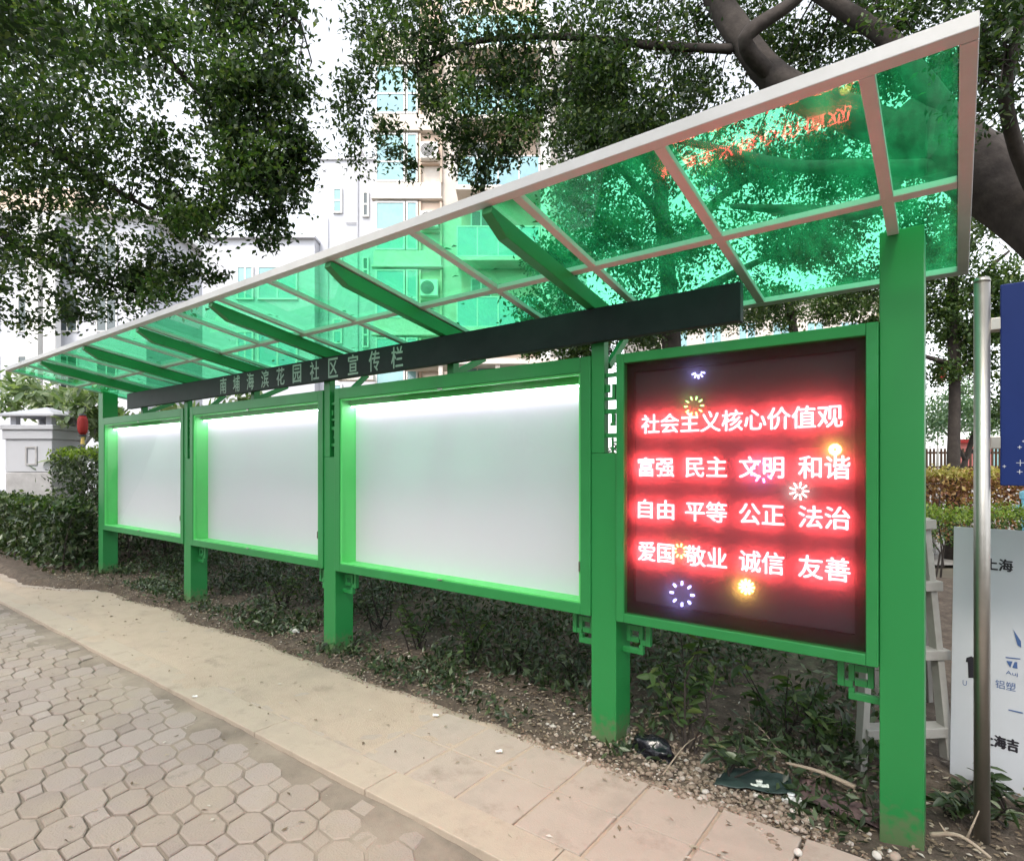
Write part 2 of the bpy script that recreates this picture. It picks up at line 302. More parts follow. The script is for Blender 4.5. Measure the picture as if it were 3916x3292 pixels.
# ------------------------------------------------------------------ ground, road, pavement
def grid(name, xs, ys, hf, m, smooth=True):
    X, Y = np.meshgrid(xs, ys); Z = np.array([[hf(x, y) for x in xs] for y in ys]); V = np.stack([X, Y, Z], -1).reshape(-1, 3)
    nx, ny = len(xs), len(ys); i, j = np.meshgrid(np.arange(nx - 1), np.arange(ny - 1)); b = (j * nx + i).ravel()
    F = np.stack([b, b + 1, b + nx + 1, b + nx], 1); return raw_mesh(name, V, F, m, None, smooth)
g = MB(); g.box(-300, 300, -300, 300, -.5, -.12); tag(g.build('ground', EARTH), kind='structure')
g = MB(); g.quadbox([gz(3300, 2160, -.1), gz(4600, 2160, -.1), at(4600, 1790, 60) * 1, at(3300, 1790, 60)] + [gz(3300, 2160, -.06), gz(4600, 2160, -.06), at(4600, 1790, 60), at(3300, 1790, 60)])
for k in (2, 3): g.v[k] = (g.v[k][0], g.v[k][1], -.1); g.v[k + 4] = (g.v[k + 4][0], g.v[k + 4][1], -.06)
tag(g.build('path', PATH), kind='structure')
# octagon-and-square pavers, laid diagonally to the kerb
v1 = np.array([.2275, -.1695]) * .81; v2 = np.array([.1855, .1555]) * .81; O = np.array([-3.934, 1.263])
PV = []; PF = []; PVAR = []
def paver(poly, var, z):
    b = len(PV); n = len(poly); c = poly.mean(0)
    tilt = RNG.normal(size=2) * .014
    for k, (ins, dz) in enumerate(((0, -.03), (0, -.005), (.006, 0.))):
        for p in poly:
            q = p + (c - p) / np.linalg.norm(c - p) * ins; PV.append((q[0], q[1], z + dz + float((q - c) @ tilt))); PVAR.append(var)
    for k in (0, 1):
        for i in range(n): j = (i + 1) % n; PF.append((b + k * n + i, b + k * n + j, b + (k + 1) * n + j, b + (k + 1) * n + i))
    PF.append(tuple(b + 2 * n + i for i in range(n)))
T1_, T2_ = .17, .14
oct_c = [v1 * a + v2 * c for a, c in ((.5, T1_), (T2_, .5), (-T2_, .5), (-.5, T1_), (-.5, -T1_), (-T2_, -.5), (T2_, -.5), (.5, -T1_))]
sq_c = [v1 * a + v2 * c for a, c in ((.5 - T2_, 0), (0, .5 - T1_), (T2_ - .5, 0), (0, T1_ - .5))]
def inset(P, g):
    P = np.array(P); out = []
    for k in range(len(P)):
        a, b_, c = P[k - 1], P[k], P[(k + 1) % len(P)]; d1 = (b_ - a) / np.linalg.norm(b_ - a); d2 = (c - b_) / np.linalg.norm(c - b_)
        n1 = np.array([d1[1], -d1[0]]); n2 = np.array([d2[1], -d2[0]])
        if n1 @ b_ > 0: n1 = -n1
        if n2 @ b_ > 0: n2 = -n2
        m_ = n1 + n2; out.append(b_ + m_ * g / (1 + n1 @ n2))
    return out
oct_c = inset(oct_c, .0055); sq_c = inset(sq_c, .0055)
for i in range(-75, 60):
    for j in range(-75, 60):
        c = O + i * v1 + j * v2
        if -26 < c[0] < 1.6 and -1.6 < c[1] < 1.85:
            z = -.022 + .006 * fbm(c[0], c[1], .8, 3) ; var = float(np.clip(RNG.normal(.5, .2), 0, 1))
            def clip(poly): poly = np.array(poly); poly[:, 1] = np.minimum(poly[:, 1], 1.785); return poly
            if c[1] < 1.70: paver(clip([c + p + RNG.normal(size=2) * .002 for p in oct_c]), var, z)
            q = c + (v1 + v2) / 2
            if q[1] < 1.74: paver(clip([q + p + RNG.normal(size=2) * .002 for p in sq_c]), float(np.clip(var + RNG.normal() * .12, 0, 1)), z)
me = bpy.data.meshes.new('paving'); me.from_pydata(PV, [], PF); a = me.attributes.new('var', 'FLOAT', 'POINT'); a.data.foreach_set('value', PVAR); me.materials.append(PAVER)
o = bpy.data.objects.new('paving', me); COL.objects.link(o); tag(o, kind='structure')
def jh(x, y):
    n = fbm(x, y, 1.3, 5, 3.); edge = max(0, (y - 1.35) / .45)
    return -.034 + .009 * n + .008 * max(0, fbm(x, y, .9, 4, 21.)) + .014 * edge * (.6 + .9 * fbm(x, y, 2.2, 4, 9.)) + .0035 * fbm(x, y, 14, 3, 1.)
tag(grid('joint_sand', np.concatenate([np.arange(-26, -8, .25), np.arange(-8, 1.61, .045)]), np.arange(-1.6, 1.80, .04), jh, JOINT), kind='structure')
# kerb edging, one stone a metre
g = MB(); x = -26.
while x < 2: l = .986; g.box(x, x + l, 1.80, 2.008, -.1, .004 + RNG.normal() * .0012); x += .99
tag(g.build('kerb', KERB, bevel=.005), kind='structure')
# square slabs of the footway and the sand that has washed over them
g = MB()
for i in range(80):
    for j in range(2):
        x0 = -26 + .34 * i + .0; y0 = 2.012 + j * .335
        if x0 < 1.6: g.box(x0 + .012, x0 + .334, y0, y0 + .329, -.08, RNG.normal() * .0022)
tag(g.build('pavement', SLAB, bevel=.006), kind='structure')
def soil_edge(x):
    base = 2.68 + .09 * fbm(x, 0, 1.1, 4, 7.) + .035 * fbm(x, 0, 7, 3, 2.)
    if x < -8.2: base -= min(.55, (-8.2 - x) * .45)
    if x > -.75: base -= min(.5, (x + .75) * .9)
    return base
def sandh(x, y):
    cov = (-2.35 - x) * .012; cov = max(-.007, min(.008, cov)); n = fbm(x, y, 1.5, 5, 5.)
    k = -.004 - max(0., (1.9 - y)) * .05 if y < 2.03 else 0.
    return -.002 + cov + k + .006 * n + .003 * fbm(x, y, 9, 3, 2.) - max(0., min(.3, (y - soil_edge(x) - .02))) * .45
tag(grid('sand', np.concatenate([np.arange(-26, -8, .2), np.arange(-8, 1.61, .04)]), np.arange(1.815, 3.0, .035), sandh, SAND), kind='structure')
def plateau(x):
    return float(np.interp(x, [-9.3, -6.8, -4.2, -1.6, -.2, 1], [.075, .055, .0, -.022, -.047, -.06]))
def soilh(x, y):
    e = soil_edge(x) + .05 * fbm(x, y, 6, 3, 1.)
    t = max(0., min(1., (y - e) / .22)); t = t * t * (3 - 2 * t)
    h = -.10 + (.10 + plateau(x)) * t + .016 * t * fbm(x, y, 2.5, 5, 4.) + .012 * t * fbm(x, y, 11, 4, 8.)
    if y > 3.4: h += min(.35, (y - 3.4) * .10)
    return h
tag(grid('soil', np.concatenate([np.arange(-26, -10, .2), np.arange(-10, 1.2, .04), np.arange(1.2, 8, .2)]), np.concatenate([np.arange(1.9, 3.6, .03), np.arange(3.6, 8.2, .15)]), soilh, SOIL), kind='structure')

# ------------------------------------------------------------------ the notice board shelter
SLOPE = .1796
def rz_(y): return 2.55 + SLOPE * (2.96 - y)
RT = Vector((0, 1, -SLOPE)).normalized(); RN = Vector((0, SLOPE, 1)).normalized(); XX = Vector((1, 0, 0))
def rp(x, y, off=0.): return Vector((x, y, rz_(y))) + RN * off
shelter = empty('notice_board', (-4.6, 3.05, 0), 'long green notice board with lit white cases, red LED screen and green roof', 'notice board')
def part(mb, name, m, bevel=0., smooth=False, parent=None):
    o = mb.build(name, m, None, bevel, smooth); child_of(o, shelter) if parent is None else sub(o, parent); return o
def sub(o, parent):
    o.parent = parent; o.matrix_parent_inverse = parent_world(parent).inverted(); return o
def parent_world(o):
    m = Matrix.LocRotScale(o.location, o.rotation_euler, o.scale)
    return (parent_world(o.parent) @ o.matrix_parent_inverse @ m) if o.parent else m
PX = [-9.31, -6.77, -4.217, -1.665, -.255]; PW = .158; PY0, PY1 = 2.96, 3.14
NOTCH_Z = 1.617
posts = []
for i, x in enumerate(PX):
    b = MB()
    if i in (0, 4): b.prism([(x, -.3), (x + PW, -.3), (x + PW, 2.50), (x, 2.50)], PY0, PY1)
    else:
        b.box(x, x + PW, PY0, PY1, -.3, NOTCH_Z); b.box(x, x + .083, PY0, PY0 + .055, NOTCH_Z + .0005, 2.43)
    if i in (0, 4):   # head cut to the roof slope
        for k, v in enumerate(b.v):
            if v[2] > 2.4: b.v[k] = (v[0], v[1], rz_(v[1]) - .002)
    fz = (.07, .05, .0, -.02, -.045)[i]; o = b.build('post', CHIP, None, .004, loc=(x + PW, 3.10 if i == 3 else 3.36 if i < 3 else 3.30, fz))
    child_of(o, shelter); posts.append(o)
def fret(x0, x1, z0, z1, p):   # x0 at the post side; x1 outer end (may be left of x0); hangs from z1
    U = lambda u: x0 + (x1 - x0) * u; V = lambda v: z1 - (z1 - z0) * v; b = MB()
    def r(u0, u1, v0, v1, y0=3.035, y1=3.065): b.box(min(U(u0), U(u1)), max(U(u0), U(u1)), y0, y1, V(v1), V(v0))
    r(.84, 1., 0, .72); r(.64, .838, .56, .72, 3.037, 3.063)
    r(.16, .30, .16, .66); r(.302, .598, .16, .32); r(.302, .598, .50, .66); r(.60, .74, .16, .558); r(.60, .74, .722, .84); r(0, .74, .842, 1.)
    return sub(b.build('fretwork_bracket', GREEN, None, .002), p)
for i, x in enumerate(PX):
    zt = .681
    if i in (1, 2, 3): fret(x + PW, x + PW + .17, zt - .19, zt, posts[i])
    if i in (1, 2, 3, 4): fret(x, x - .17, zt - .19, zt, posts[i])
for i in (1, 2, 3):   # fretwork strip in the cut-out at the head of the middle posts
    b = MB(); xa = PX[i] + .0835; w = .0735; za = 2.07; H = 2.07 - NOTCH_Z - .002
    def r(u0, u1, v0, v1): b.box(xa + u0 * w, xa + u1 * w, 2.975, 2.992, za - v1 * H, za - v0 * H)
    r(0, 1, 0, .05); r(.55, .82, .14, .34); r(0, .548, .30, .34); r(0, .35, .14, .24); r(0, 1, .45, .51); r(.5, .8, .512, .62); r(.4, .8, .622, .66); r(0, 1, .755, .81); r(.52, .62, .812, 1.); r(.622, 1., .86, .88); r(.622, .8, .93, .96)
    sub(b.build('fretwork_strip', GREEN, None, .0015), posts[i])
def ring(b, x0, x1, z0, z1, w, y0, y1, wt=None, wb=None):
    wt = wt or w; wb = wb or w
    b.box(x0, x0 + w, y0, y1, z0, z1); b.box(x1 - w, x1, y0, y1, z0, z1); b.box(x0 + w, x1 - w, y0, y1, z1 - wt, z1); b.box(x0 + w, x1 - w, y0, y1, z0, z0 + wb)
def make_case(x0, x1):
    z0, z1 = .682, 2.176; b = MB(); ring(b, x0, x1, z0, z1, .068, 2.950, 2.985, .088, .062)
    b.box(x0, x0 + .012, 2.985, 3.15, z0, z1); b.box(x1 - .012, x1, 2.985, 3.15, z0, z1); b.box(x0 + .012, x1 - .012, 2.985, 3.15, z1 - .012, z1); b.box(x0 + .012, x1 - .012, 2.985, 3.15, z0, z0 + .012); b.box(x0 + .012, x1 - .012, 3.138, 3.15, z0 + .012, z1 - .012)
    c = part(b, 'display_case', GREEN, .003)
    a0, a1, c0, c1 = x0 + .068, x1 - .068, z0 + .062, z1 - .088
    b = MB(); ring(b, a0 - .0, a1 + .0, c0, c1, .014, 2.958, 2.982); sub(b.build('door_frame', LINING, None, .002), c)
    for zz in (c0 + .003, c1 - .011): xm = (a0 + a1) / 2; b = MB(); b.box(xm - .02, xm + .02, 2.944, 2.9575, zz, zz + .008); sub(b.build('latch', STEEL, None, .0015), c)
    b = MB(); b.box(a1 - .011, a1 - .004, 2.946, 2.9575, .93, .99); sub(b.build('lock', STEEL, None, .002), c)
    b = MB(); b.box(a0 - .02, a0 + .002, 2.987, 3.118, c0 - .03, c1 + .06); b.box(a1 - .002, a1 + .02, 2.987, 3.118, c0 - .03, c1 + .06); b.box(a0 + .003, a1 - .003, 2.987, 3.118, c0 - .022, c0 + .004)
    sub(b.build('lining', LINING, None, .002), c)
    b = MB(); b.box(a0 + .004, a1 - .004, 3.05, 3.108, 2.036, 2.15); sub(b.build('lamp_housing', LINING, None, .004), c)
    b = MB(); b.box(a0 + .01, a1 - .01, 3.062, 3.094, 2.026, 2.0345); sub(b.build('light_tube', TUBE, None, 0), c)
    b = MB(); b.box(a0 + .003, a1 - .003, 3.112, 3.134, c0 - .02, 2.15); sub(b.build('back_board', BOARD, None, 0), c)
    b = MB(); b.box(a0 + .014, a1 - .014, 2.968, 2.973, c0 + .014, c1 - .014); sub(b.build('glass_pane', CASEG, None, 0), c)
    return c
for i in range(3): make_case(PX[i] + PW, PX[i + 1])
# LED screen
b = MB(); ring(b, -1.500, -.257, .68, 2.165, .047, 2.945, 3.13, .053, .05); b.box(-1.452, -.305, 3.10, 3.128, .732, 2.11)
led = part(b, 'led_screen', GREEN, .004)
b = MB(); ring(b, -1.4525, -.3045, .7305, 2.1115, .045, 2.985, 3.09, .05, .066); sub(b.build('bezel', BEZEL), led)
b = MB(); b.box(-1.407, -.350, 3.0, 3.05, .797, 2.061); sub(b.build('led_panel', LEDP), led)
b = MB(); b.box(-1.4515, -.3055, 2.953, 2.957, .7315, 2.1105); sub(b.build('cover_glass', LEDG), led)
LY = 2.9985
def led_text(rows, name):
    b = MB()
    for t, x0, x1, z0, z1 in rows: text_into(b, t, x0, x1, z0, z1, LY, 0, .0011)
    return sub(b.build(name, LEDR), led)
sh = .0045   # the matrix sits a little deeper than the plane the text was measured on
led_text([('社会主义核心价值观', -1.372, -.398, 1.720, 1.826)], 'text_line')
PAIRX = [(-1.392, -1.186), (-1.124, -.911), (-.851, -.644), (-.582, -.369)]
for words, z0, z1 in ((('富强', '民主', '文明', '和谐'), 1.486, 1.593), (('自由', '平等', '公正', '法治'), 1.258, 1.362), (('爱国', '敬业', '诚信', '友善'), 1.024, 1.131)):
    led_text([(w, a, c, z0, z1) for w, (a, c) in zip(words, PAIRX)], 'text_line')
def burst(x, z, r0, r1, n, m, a0=0., a1=360., w=.006):
    b = MB()
    for k in range(n):
        a = R(a0 + (a1 - a0) * k / n); d = Vector((math.cos(a), 0, math.sin(a))); c = Vector((x, LY - .0025, z))
        b.bar(c + d * r0, c + d * r1, .004 if w < .005 else w, .002, up=(0, 1, 0))
    return sub(b.build('firework', m), led)
burst(-1.055, 2.033, .016, .036, 5, LEDB, 200, 380); burst(-1.078, 1.856, .034, .052, 10, LEDGN); burst(-.429, 1.62, .006, .026, 10, LEDY, w=.012); burst(-.742, 1.52, .036, .056, 9, LEDB)
burst(-.578, 1.428, .016, .042, 9, LEDW); burst(-.815, .95, .006, .038, 11, LEDY, w=.010); burst(-1.142, .872, .046, .066, 8, LEDB, w=.010); burst(-1.151, 1.097, .022, .04, 9, LEDGN)
# header beam with lettering
b = MB(); b.box(-8.17, -.817, 2.90, 2.952, 2.242, 2.432); beam = part(b, 'sign_beam', BLACKB, .003)
for k, ch in enumerate('南埔海滨花园社区宣传栏'):
    cx_ = -5.782 + k * (5.782 - 3.243) / 10; b = MB(); text_into(b, ch, cx_ - .064, cx_ + .064, 2.256, 2.416, 2.8985, 0, .0024); sub(b.build('sign_character', LETTER), beam)
# arms, struts and braces under the roof
ARMX = [PX[3] + .0415, (PX[3] + PX[2]) / 2 + .05, PX[2] + .0415, (PX[2] + PX[1]) / 2 + .05, PX[1] + .0415, (PX[1] + PX[0]) / 2 + .05]
ARMX = [-1.645, -2.80, -4.15, -5.40, -6.66, -7.97]
for k, x in enumerate(ARMX):
    hw = .028; P = [(x, y_) for y_ in ()]
    b = MB(); lo = -.035; dp = .085
    A = [rp(x, 2.00, lo), rp(x, 3.40, lo), rp(x, 3.40, lo - dp), rp(x, 2.13, lo - dp), rp(x, 2.0, lo - .03)]
    n = len(A); bb = len(b.v)
    b.v += [tuple(p + XX * -hw) for p in A] + [tuple(p + XX * hw) for p in A]
    b.f.append(tuple(range(bb, bb + n))); b.f.append(tuple(reversed(range(bb + n, bb + 2 * n))))
    for i in range(n): j = (i + 1) % n; b.f.append((bb + j, bb + i, bb + n + i, bb + n + j))
    part(b, 'roof_arm', GREEN, .003)
    if k % 2:
        b = MB(); b.box(x - .03, x + .03, 2.99, 3.05, 2.1765, rz_(3.0) + lo - dp - .004); part(b, 'strut', GREEN, .003)
    b = MB(); zt = rz_(3.36) + lo - dp - .012; b.bar((x + (.0 if k % 2 else .0), 3.13 if k % 2 == 0 else 3.056, 2.14 if k % 2 == 0 else 2.20), (x, 3.36, zt), .045, .03, up=(1, 0, 0)); part(b, 'brace', GREEN, .003)
# aluminium roof frame: rails and glazing bars, then the tinted sheets
XL, XR, YF, YB, YM = -9.25, .055, 1.965, 3.445, 2.69
MUL = [-.205, -.85] + [-.85 - .645 * k for k in range(1, 14)]
def rbar(mb, x0, x1, y0, y1, t0, t1):
    mb.quadbox([rp(x0, y0, t0), rp(x1, y0, t0), rp(x1, y1, t0), rp(x0, y1, t0), rp(x0, y0, t1), rp(x1, y0, t1), rp(x1, y1, t1), rp(x0, y1, t1)])
def ralu(name, *a): b = MB(); rbar(b, *a); return part(b, name, ALU, .003)
ralu('front_rail', XL, XR, YF, YF + .045, -.03, .02); ralu('end_rail', XR - .042, XR, YF + .047, YB - .047, -.03, .02); ralu('back_rail', XL, XR, YB - .045, YB, -.03, -.0005)
ralu('purlin', XL + .002, XR - .044, YM - .022, YM + .022, -.0285, -.0008)
for x in MUL:
    ya, yb = YF + .047, YB - .047
    if abs(x + .205) < .01: yb = 2.956
    ralu('glazing_bar', x - .021, x + .021, ya, yb, -.0275, -.0014)
C = []
for k in range(150):   # fallen leaves caught along the bars
    x = RNG.choice(MUL[1:]) + RNG.choice([-1, 1]) * abs(RNG.normal()) * .05 if k % 3 else RNG.uniform(XL, XR); y = RNG.uniform(2.1, 3.42) if k % 4 else YM + RNG.normal() * .04; C.append(rp(x, y, .012))
tag(leaves('roof_leaves', np.array(C), .05, LITTER, .45, 0, flat=.9), kind='stuff', label='fallen leaves lying on the green roof sheets', cat='leaf litter')
edges = [XR - .043] + MUL + [XL]
pan = None
for k in range(len(edges) - 1):
    x1, x0 = edges[k], edges[k + 1]
    if k > 1 and abs((x1 - x0) - .645) < .002 and pan is not None:
        for q in pan:
            c = q.copy(); COL.objects.link(c); c.location.x += (x1 - PXR); 
    else:
        made = []
        for (ya, yb) in ((YF + .046, YM - .001), (YM + .001, YB - .002)):
            b = MB(); rbar(b, x0 + .002, x1 - .002, ya, yb, .0005, .0055); made.append(part(b, 'roof_sheet', ROOFG))
        if k == 1: pan = made; PXR = x1

# ------------------------------------------------------------------ buildings behind
def frame_parent(name, px, d, label, cat, group=None, turn=0.):
    p = at(px, CY, d); e = empty(name, (p.x, p.y, 0), label, cat, group, YAW + turn); return e
def local(mb, name, m, parent, bevel=0., smooth=False):
    o = mb.build(name, m, None, bevel, smooth); o.parent = parent; return o
class Facade:
    """maps photo pixels on the facade plane at forward distance d to local x,z"""
    def __init__(s, e, px0, d): s.e, s.px0, s.d = e, px0, d
    def u(s, px): return (px - s.px0) / FPX * s.d
    def z(s, py): return HCAM + (CY - py) / FPX * s.d
def window(F, px0, px1, py0, py1, y=0., nx=1, nz=1, dark=False, fr=.07, splitx=None, splitz=None):
    x0, x1, z1, z0 = F.u(px0), F.u(px1), F.z(py0), F.z(py1); b = MB(); ring(b, x0, x1, z0, z1, fr, y - .06, y + .02)
    xs = splitx or [i / nx for i in range(1, nx)]; zs = splitz or [i / nz for i in range(1, nz)]
    for t in xs: xx = x0 + (x1 - x0) * t; b.box(xx - fr / 2, xx + fr / 2, y - .055, y + .01, z0 + fr, z1 - fr)
    for t in zs: zz = z0 + (z1 - z0) * t; b.box(x0 + fr, x1 - fr, y - .052, y + .008, zz - fr / 2, zz + fr / 2)
    w = local(b, 'window', TRIM, F.e); g = MB(); g.box(x0 + fr - .01, x1 - fr + .01, y - .03, y - .012, z0 + fr - .01, z1 - fr + .01)
    o = g.build('glass_pane', WDARK if dark else WGLASS); o.parent = w
    return w
D1 = 25.
apt = frame_parent('apartment_building', 1700, D1, 'tall pale apartment block with blue-green windows and stained sill walls above the roof', 'building')
F = Facade(apt, 1700, D1)
b = MB(); b.box(F.u(1440), F.u(2130), 0, 9, -.1, F.z(120)); local(b, 'wall', WALLC, apt)
b = MB(); b.box(F.u(1195), F.u(1439), .9, 9, -.1, F.z(572)); b.box(F.u(1190), F.u(1439), .82, 9.1, F.z(572), F.z(560)); b.box(F.u(1330), F.u(1350), 1.2, 2.4, F.z(560), F.z(500)); local(b, 'side_wing', WALLW, apt)
b = MB(); b.box(F.u(760), F.u(1194), .3, 9, -.1, F.z(905)); b.box(F.u(750), F.u(1200), .1, 9, F.z(905) + .003, F.z(895)); local(b, 'low_wing', WALLW, apt)
b = MB(); b.box(F.u(2132), F.u(2260), 1.5, 9, -.1, F.z(80)); local(b, 'stair_wall', WALLW, apt)
FH = 258
for k in range(-2, 5):
    y0 = 520 + FH * k; 
    if k >= -1:
        window(F, 1440, 1552, y0, y0 + 185, -.16, splitz=[.42]); window(F, 1556, 1600, y0, y0 + 185, -.16, splitz=[.42])
    b = MB(); b.box(F.u(1432), F.u(1690), -.22, -.002, F.z(y0 + 252), F.z(y0 + 187)); b.box(F.u(1425), F.u(1695), -.30, -.002, F.z(y0 + 252) + .002, F.z(y0 + 244)); local(b, 'sill_wall', WALLC, apt, .02)
    b = MB(); b.box(F.u(1604), F.u(1612), -.20, -.002, F.z(y0 + 186), F.z(y0)); b.box(F.u(1684), F.u(1692), -.2, -.002, F.z(y0 + 186), F.z(y0)); b.box(F.u(1612), F.u(1684), -.2, -.002, F.z(y0 + 116), F.z(y0 + 108)); b.box(F.u(1612), F.u(1684), -.05, -.003, F.z(y0 + 107), F.z(y0 + 2)); local(b, 'niche_frame', WALLO, apt)
    # balcony: recess wall, slab, rail with glass, and the white column to its right
    b = MB(); b.box(F.u(1765), F.u(2050), -.02, -.004, F.z(y0 + 238), F.z(y0 - 5)); local(b, 'balcony_wall', WALLO, apt)
    b = MB(); b.box(F.u(1752), F.u(2062), -1.1, -.021, F.z(y0 + 252), F.z(y0 + 239)); local(b, 'balcony_slab', WALLC, apt, .02)
    b = MB(); ring(b, F.u(1755), F.u(2060), F.z(y0 + 238), F.z(y0 + 125), .05, -1.08, -1.03)
    for t in (.25, .5, .75): xx = F.u(1755 + 305 * t); b.box(xx - .025, xx + .025, -1.075, -1.035, F.z(y0 + 238) + .05, F.z(y0 + 125) - .05)
    r = local(b, 'balcony_rail', TRIM, apt); g_ = MB(); g_.box(F.u(1757), F.u(2058), -1.06, -1.05, F.z(y0 + 236), F.z(y0 + 127)); o = g_.build('glass_pane', WGLASS); o.parent = r
    window(F, 1800, 1880, y0 + 30, y0 + 236, -.05, splitx=[.5], dark=True)
    # small windows on the recessed wing, louvres by the stair
    if k >= 1: window(F, 1250, 1287, y0 - 95 + 0, y0 + 5, .86, splitz=[.5]); window(F, 1366, 1392, y0 - 80, y0 + 20, .86, splitz=[.5], dark=True)
    b = MB()
    for q in range(9): b.box(F.u(2140), F.u(2235), 1.3, 1.48, F.z(y0 + q * 22 + 9), F.z(y0 + q * 22))
    local(b, 'louvre', TRIM, apt)
b = MB(); b.box(F.u(2064), F.u(2100), -.9, -.003, -.1, F.z(100)); local(b, 'column', TRIM, apt, .03)
for (a, c, e_, f_) in ((895, 960, 1010, 1140), (975, 1130, 1010, 1140), (895, 960, 1260, 1400), (975, 1130, 1260, 1400)): window(F, a, c, e_, f_, .27, nx=2)
b = MB(); b.box(F.u(1345), F.u(1349), .80, .85, F.z(1500), F.z(640)); b.box(F.u(1228), F.u(1231), .80, .85, F.z(1500), F.z(800)); b.box(F.u(1300), F.u(1345) - .002, .80, .85, F.z(822), F.z(818)); local(b, 'drain_pipe', WALLW, apt)
b = MB(); b.box(F.u(1300), F.u(1440), -.6, -.004, F.z(1460), F.z(1440)); b.box(F.u(1560), F.u(2120), -2.2, -.31, F.z(1425), F.z(1405)); b.box(F.u(1700), F.u(1715), -2.1, -2.0, -.1, F.z(1425)); b.box(F.u(1900), F.u(1915), -2.1, -2.0, -.1, F.z(1425)); local(b, 'porch', WALLC, apt)
ac0 = None
for k, lab in ((0, 'highest round-fan air conditioner in the tan niche of the apartment wall'), (1, 'air conditioner in the wall niche just above the green roof edge'), (2, 'air conditioner on the apartment wall, seen green through the roof sheets')):
    y0 = 520 + FH * k; x0, x1, z0, z1 = F.u(1614), F.u(1680), F.z(y0 + 107.5), F.z(y0 + 46)
    p = apt.location + Matrix.Rotation(YAW, 3, 'Z') @ Vector((x0, -.5, z0)); w_, h_ = x1 - x0, z1 - z0
    if ac0 is None:
        ac = empty('air_conditioner', p, lab, 'air conditioner', 'outdoor units on the apartment block', YAW)
        b = MB(); b.box(0, w_, 0, .32, 0, h_); local(b, 'housing', ACW, ac, .02)
        b = MB(); b.tube([(w_ * .4, -.012, h_ / 2), (w_ * .4, .0, h_ / 2)], [h_ * .40] * 2, 20); local(b, 'fan', DARKM, ac)
        b = MB()
        for q in range(5): rr = h_ * .42 * (q + 1) / 5; b.tube([(w_ * .4 + rr * math.cos(t), -.02, h_ / 2 + rr * math.sin(t)) for t in np.linspace(0, 2 * math.pi, 20)], [.008] * 20, 4)
        local(b, 'grille', ACW, ac); ac0 = ac
    else:
        c = ac0.copy(); COL.objects.link(c); c.location = p; c['label'] = lab
        for ch in list(ac0.children): d_ = ch.copy(); COL.objects.link(d_); d_.parent = c
D2 = 32.
blk = frame_parent('pale_building', 350, D2, 'pale block with a tan top storey behind the left tree', 'building')
F2 = Facade(blk, 350, D2)
b = MB(); b.box(F2.u(-500), F2.u(560), 0, 9, -.1, F2.z(830)); local(b, 'wall', WALLW, blk)
b = MB(); b.box(F2.u(-500), F2.u(260), .6, 9, F2.z(830) + .004, F2.z(700)); local(b, 'top_storey', WALLO, blk)
b = MB(); b.box(F2.u(-520), F2.u(600), -.5, 9.2, F2.z(835), F2.z(822)); local(b, 'cornice', TRIM, blk)
for r_ in range(3):
    for c_ in range(6): window(F2, -380 + c_ * 150, -300 + c_ * 150, 900 + r_ * 230, 1040 + r_ * 230, -.02, nx=2, dark=True)
for xx in (150, 215): b = MB(); b.box(F2.u(xx), F2.u(xx + 45), -.9, -.5, -.1, F2.z(850)); local(b, 'column', TRIM, blk)
house = frame_parent('far_house', 3300, 30., 'pale wall of a distant house glimpsed between the trunks right of the LED screen', 'building')
F3 = Facade(house, 3300, 30.)
b = MB(); b.box(F3.u(2500), F3.u(3500), 0, 8, -.1, F3.z(1150)); local(b, 'wall', WALLC, house)
for c_ in range(7): window(F3, 2560 + c_ * 130, 2630 + c_ * 130, 1230, 1340, -.02, nx=2)
b = MB(); b.box(F3.u(2480), F3.u(3520), -.4, 8.3, F3.z(1150) + .003, F3.z(1130)); local(b, 'cornice', TRIM, house)

# ------------------------------------------------------------------ trees
def tree(name, base, label, cat='tree', group=None): return empty(name, base, label, cat, group)
def add(o, parent): o.parent = parent; o.matrix_parent_inverse = Matrix.Translation(parent.location).inverted(); return o
def branch(parent, pts, r0, r1, m=BARK, name='branch', seg=10, n=14, wob=.12):
    P, Rr = limb(pts, r0, r1, n, seg); b = MB(); b.tube(P, Rr, seg, wob); return add(b.build(name, m, None, 0, True), parent)
def crown(parent, blobs, size, m, aspect=.5, droop=.35, name='crown', twig_to=None, **kw):
    P = []; CC = []
    for (px, py, d, rx, rz, rd, n, cr, per) in blobs:
        a_, cc = blob(at(px, py, d), rx, rz, rd, n, cr, per); P.append(a_); CC.append(cc)
    P = np.concatenate(P + EX); EX.clear(); o = leaves(name, P, size, m, aspect, droop, **kw); add(o, parent); return P, np.concatenate(CC)
def twigs(parent, CC, heads, m, r=.012):
    """thin twigs from the nearest point of a limb to leaf clumps"""
    H = np.array([list(h) for h in heads]); b = MB(); used = {}
    for c in CC:
        k = np.argmin(((H - c) ** 2).sum(1)); a = H[k]
        if not .15 < np.linalg.norm(a - c) < 1.0: continue
        used[k] = used.get(k, 0) + 1
        if used[k] > 3: continue
        mid = (a + c) / 2 + RNG.normal(size=3) * .12 + np.array([0, 0, .1]); b.tube([a, mid, c], [r, r * .7, r * .3], 4, 0, False)
    if b.v: add(b.build('twig', m), parent)
def limbpts(*groups): return [p for g in groups for p in limb(g, 1, 1, 16)[0]]
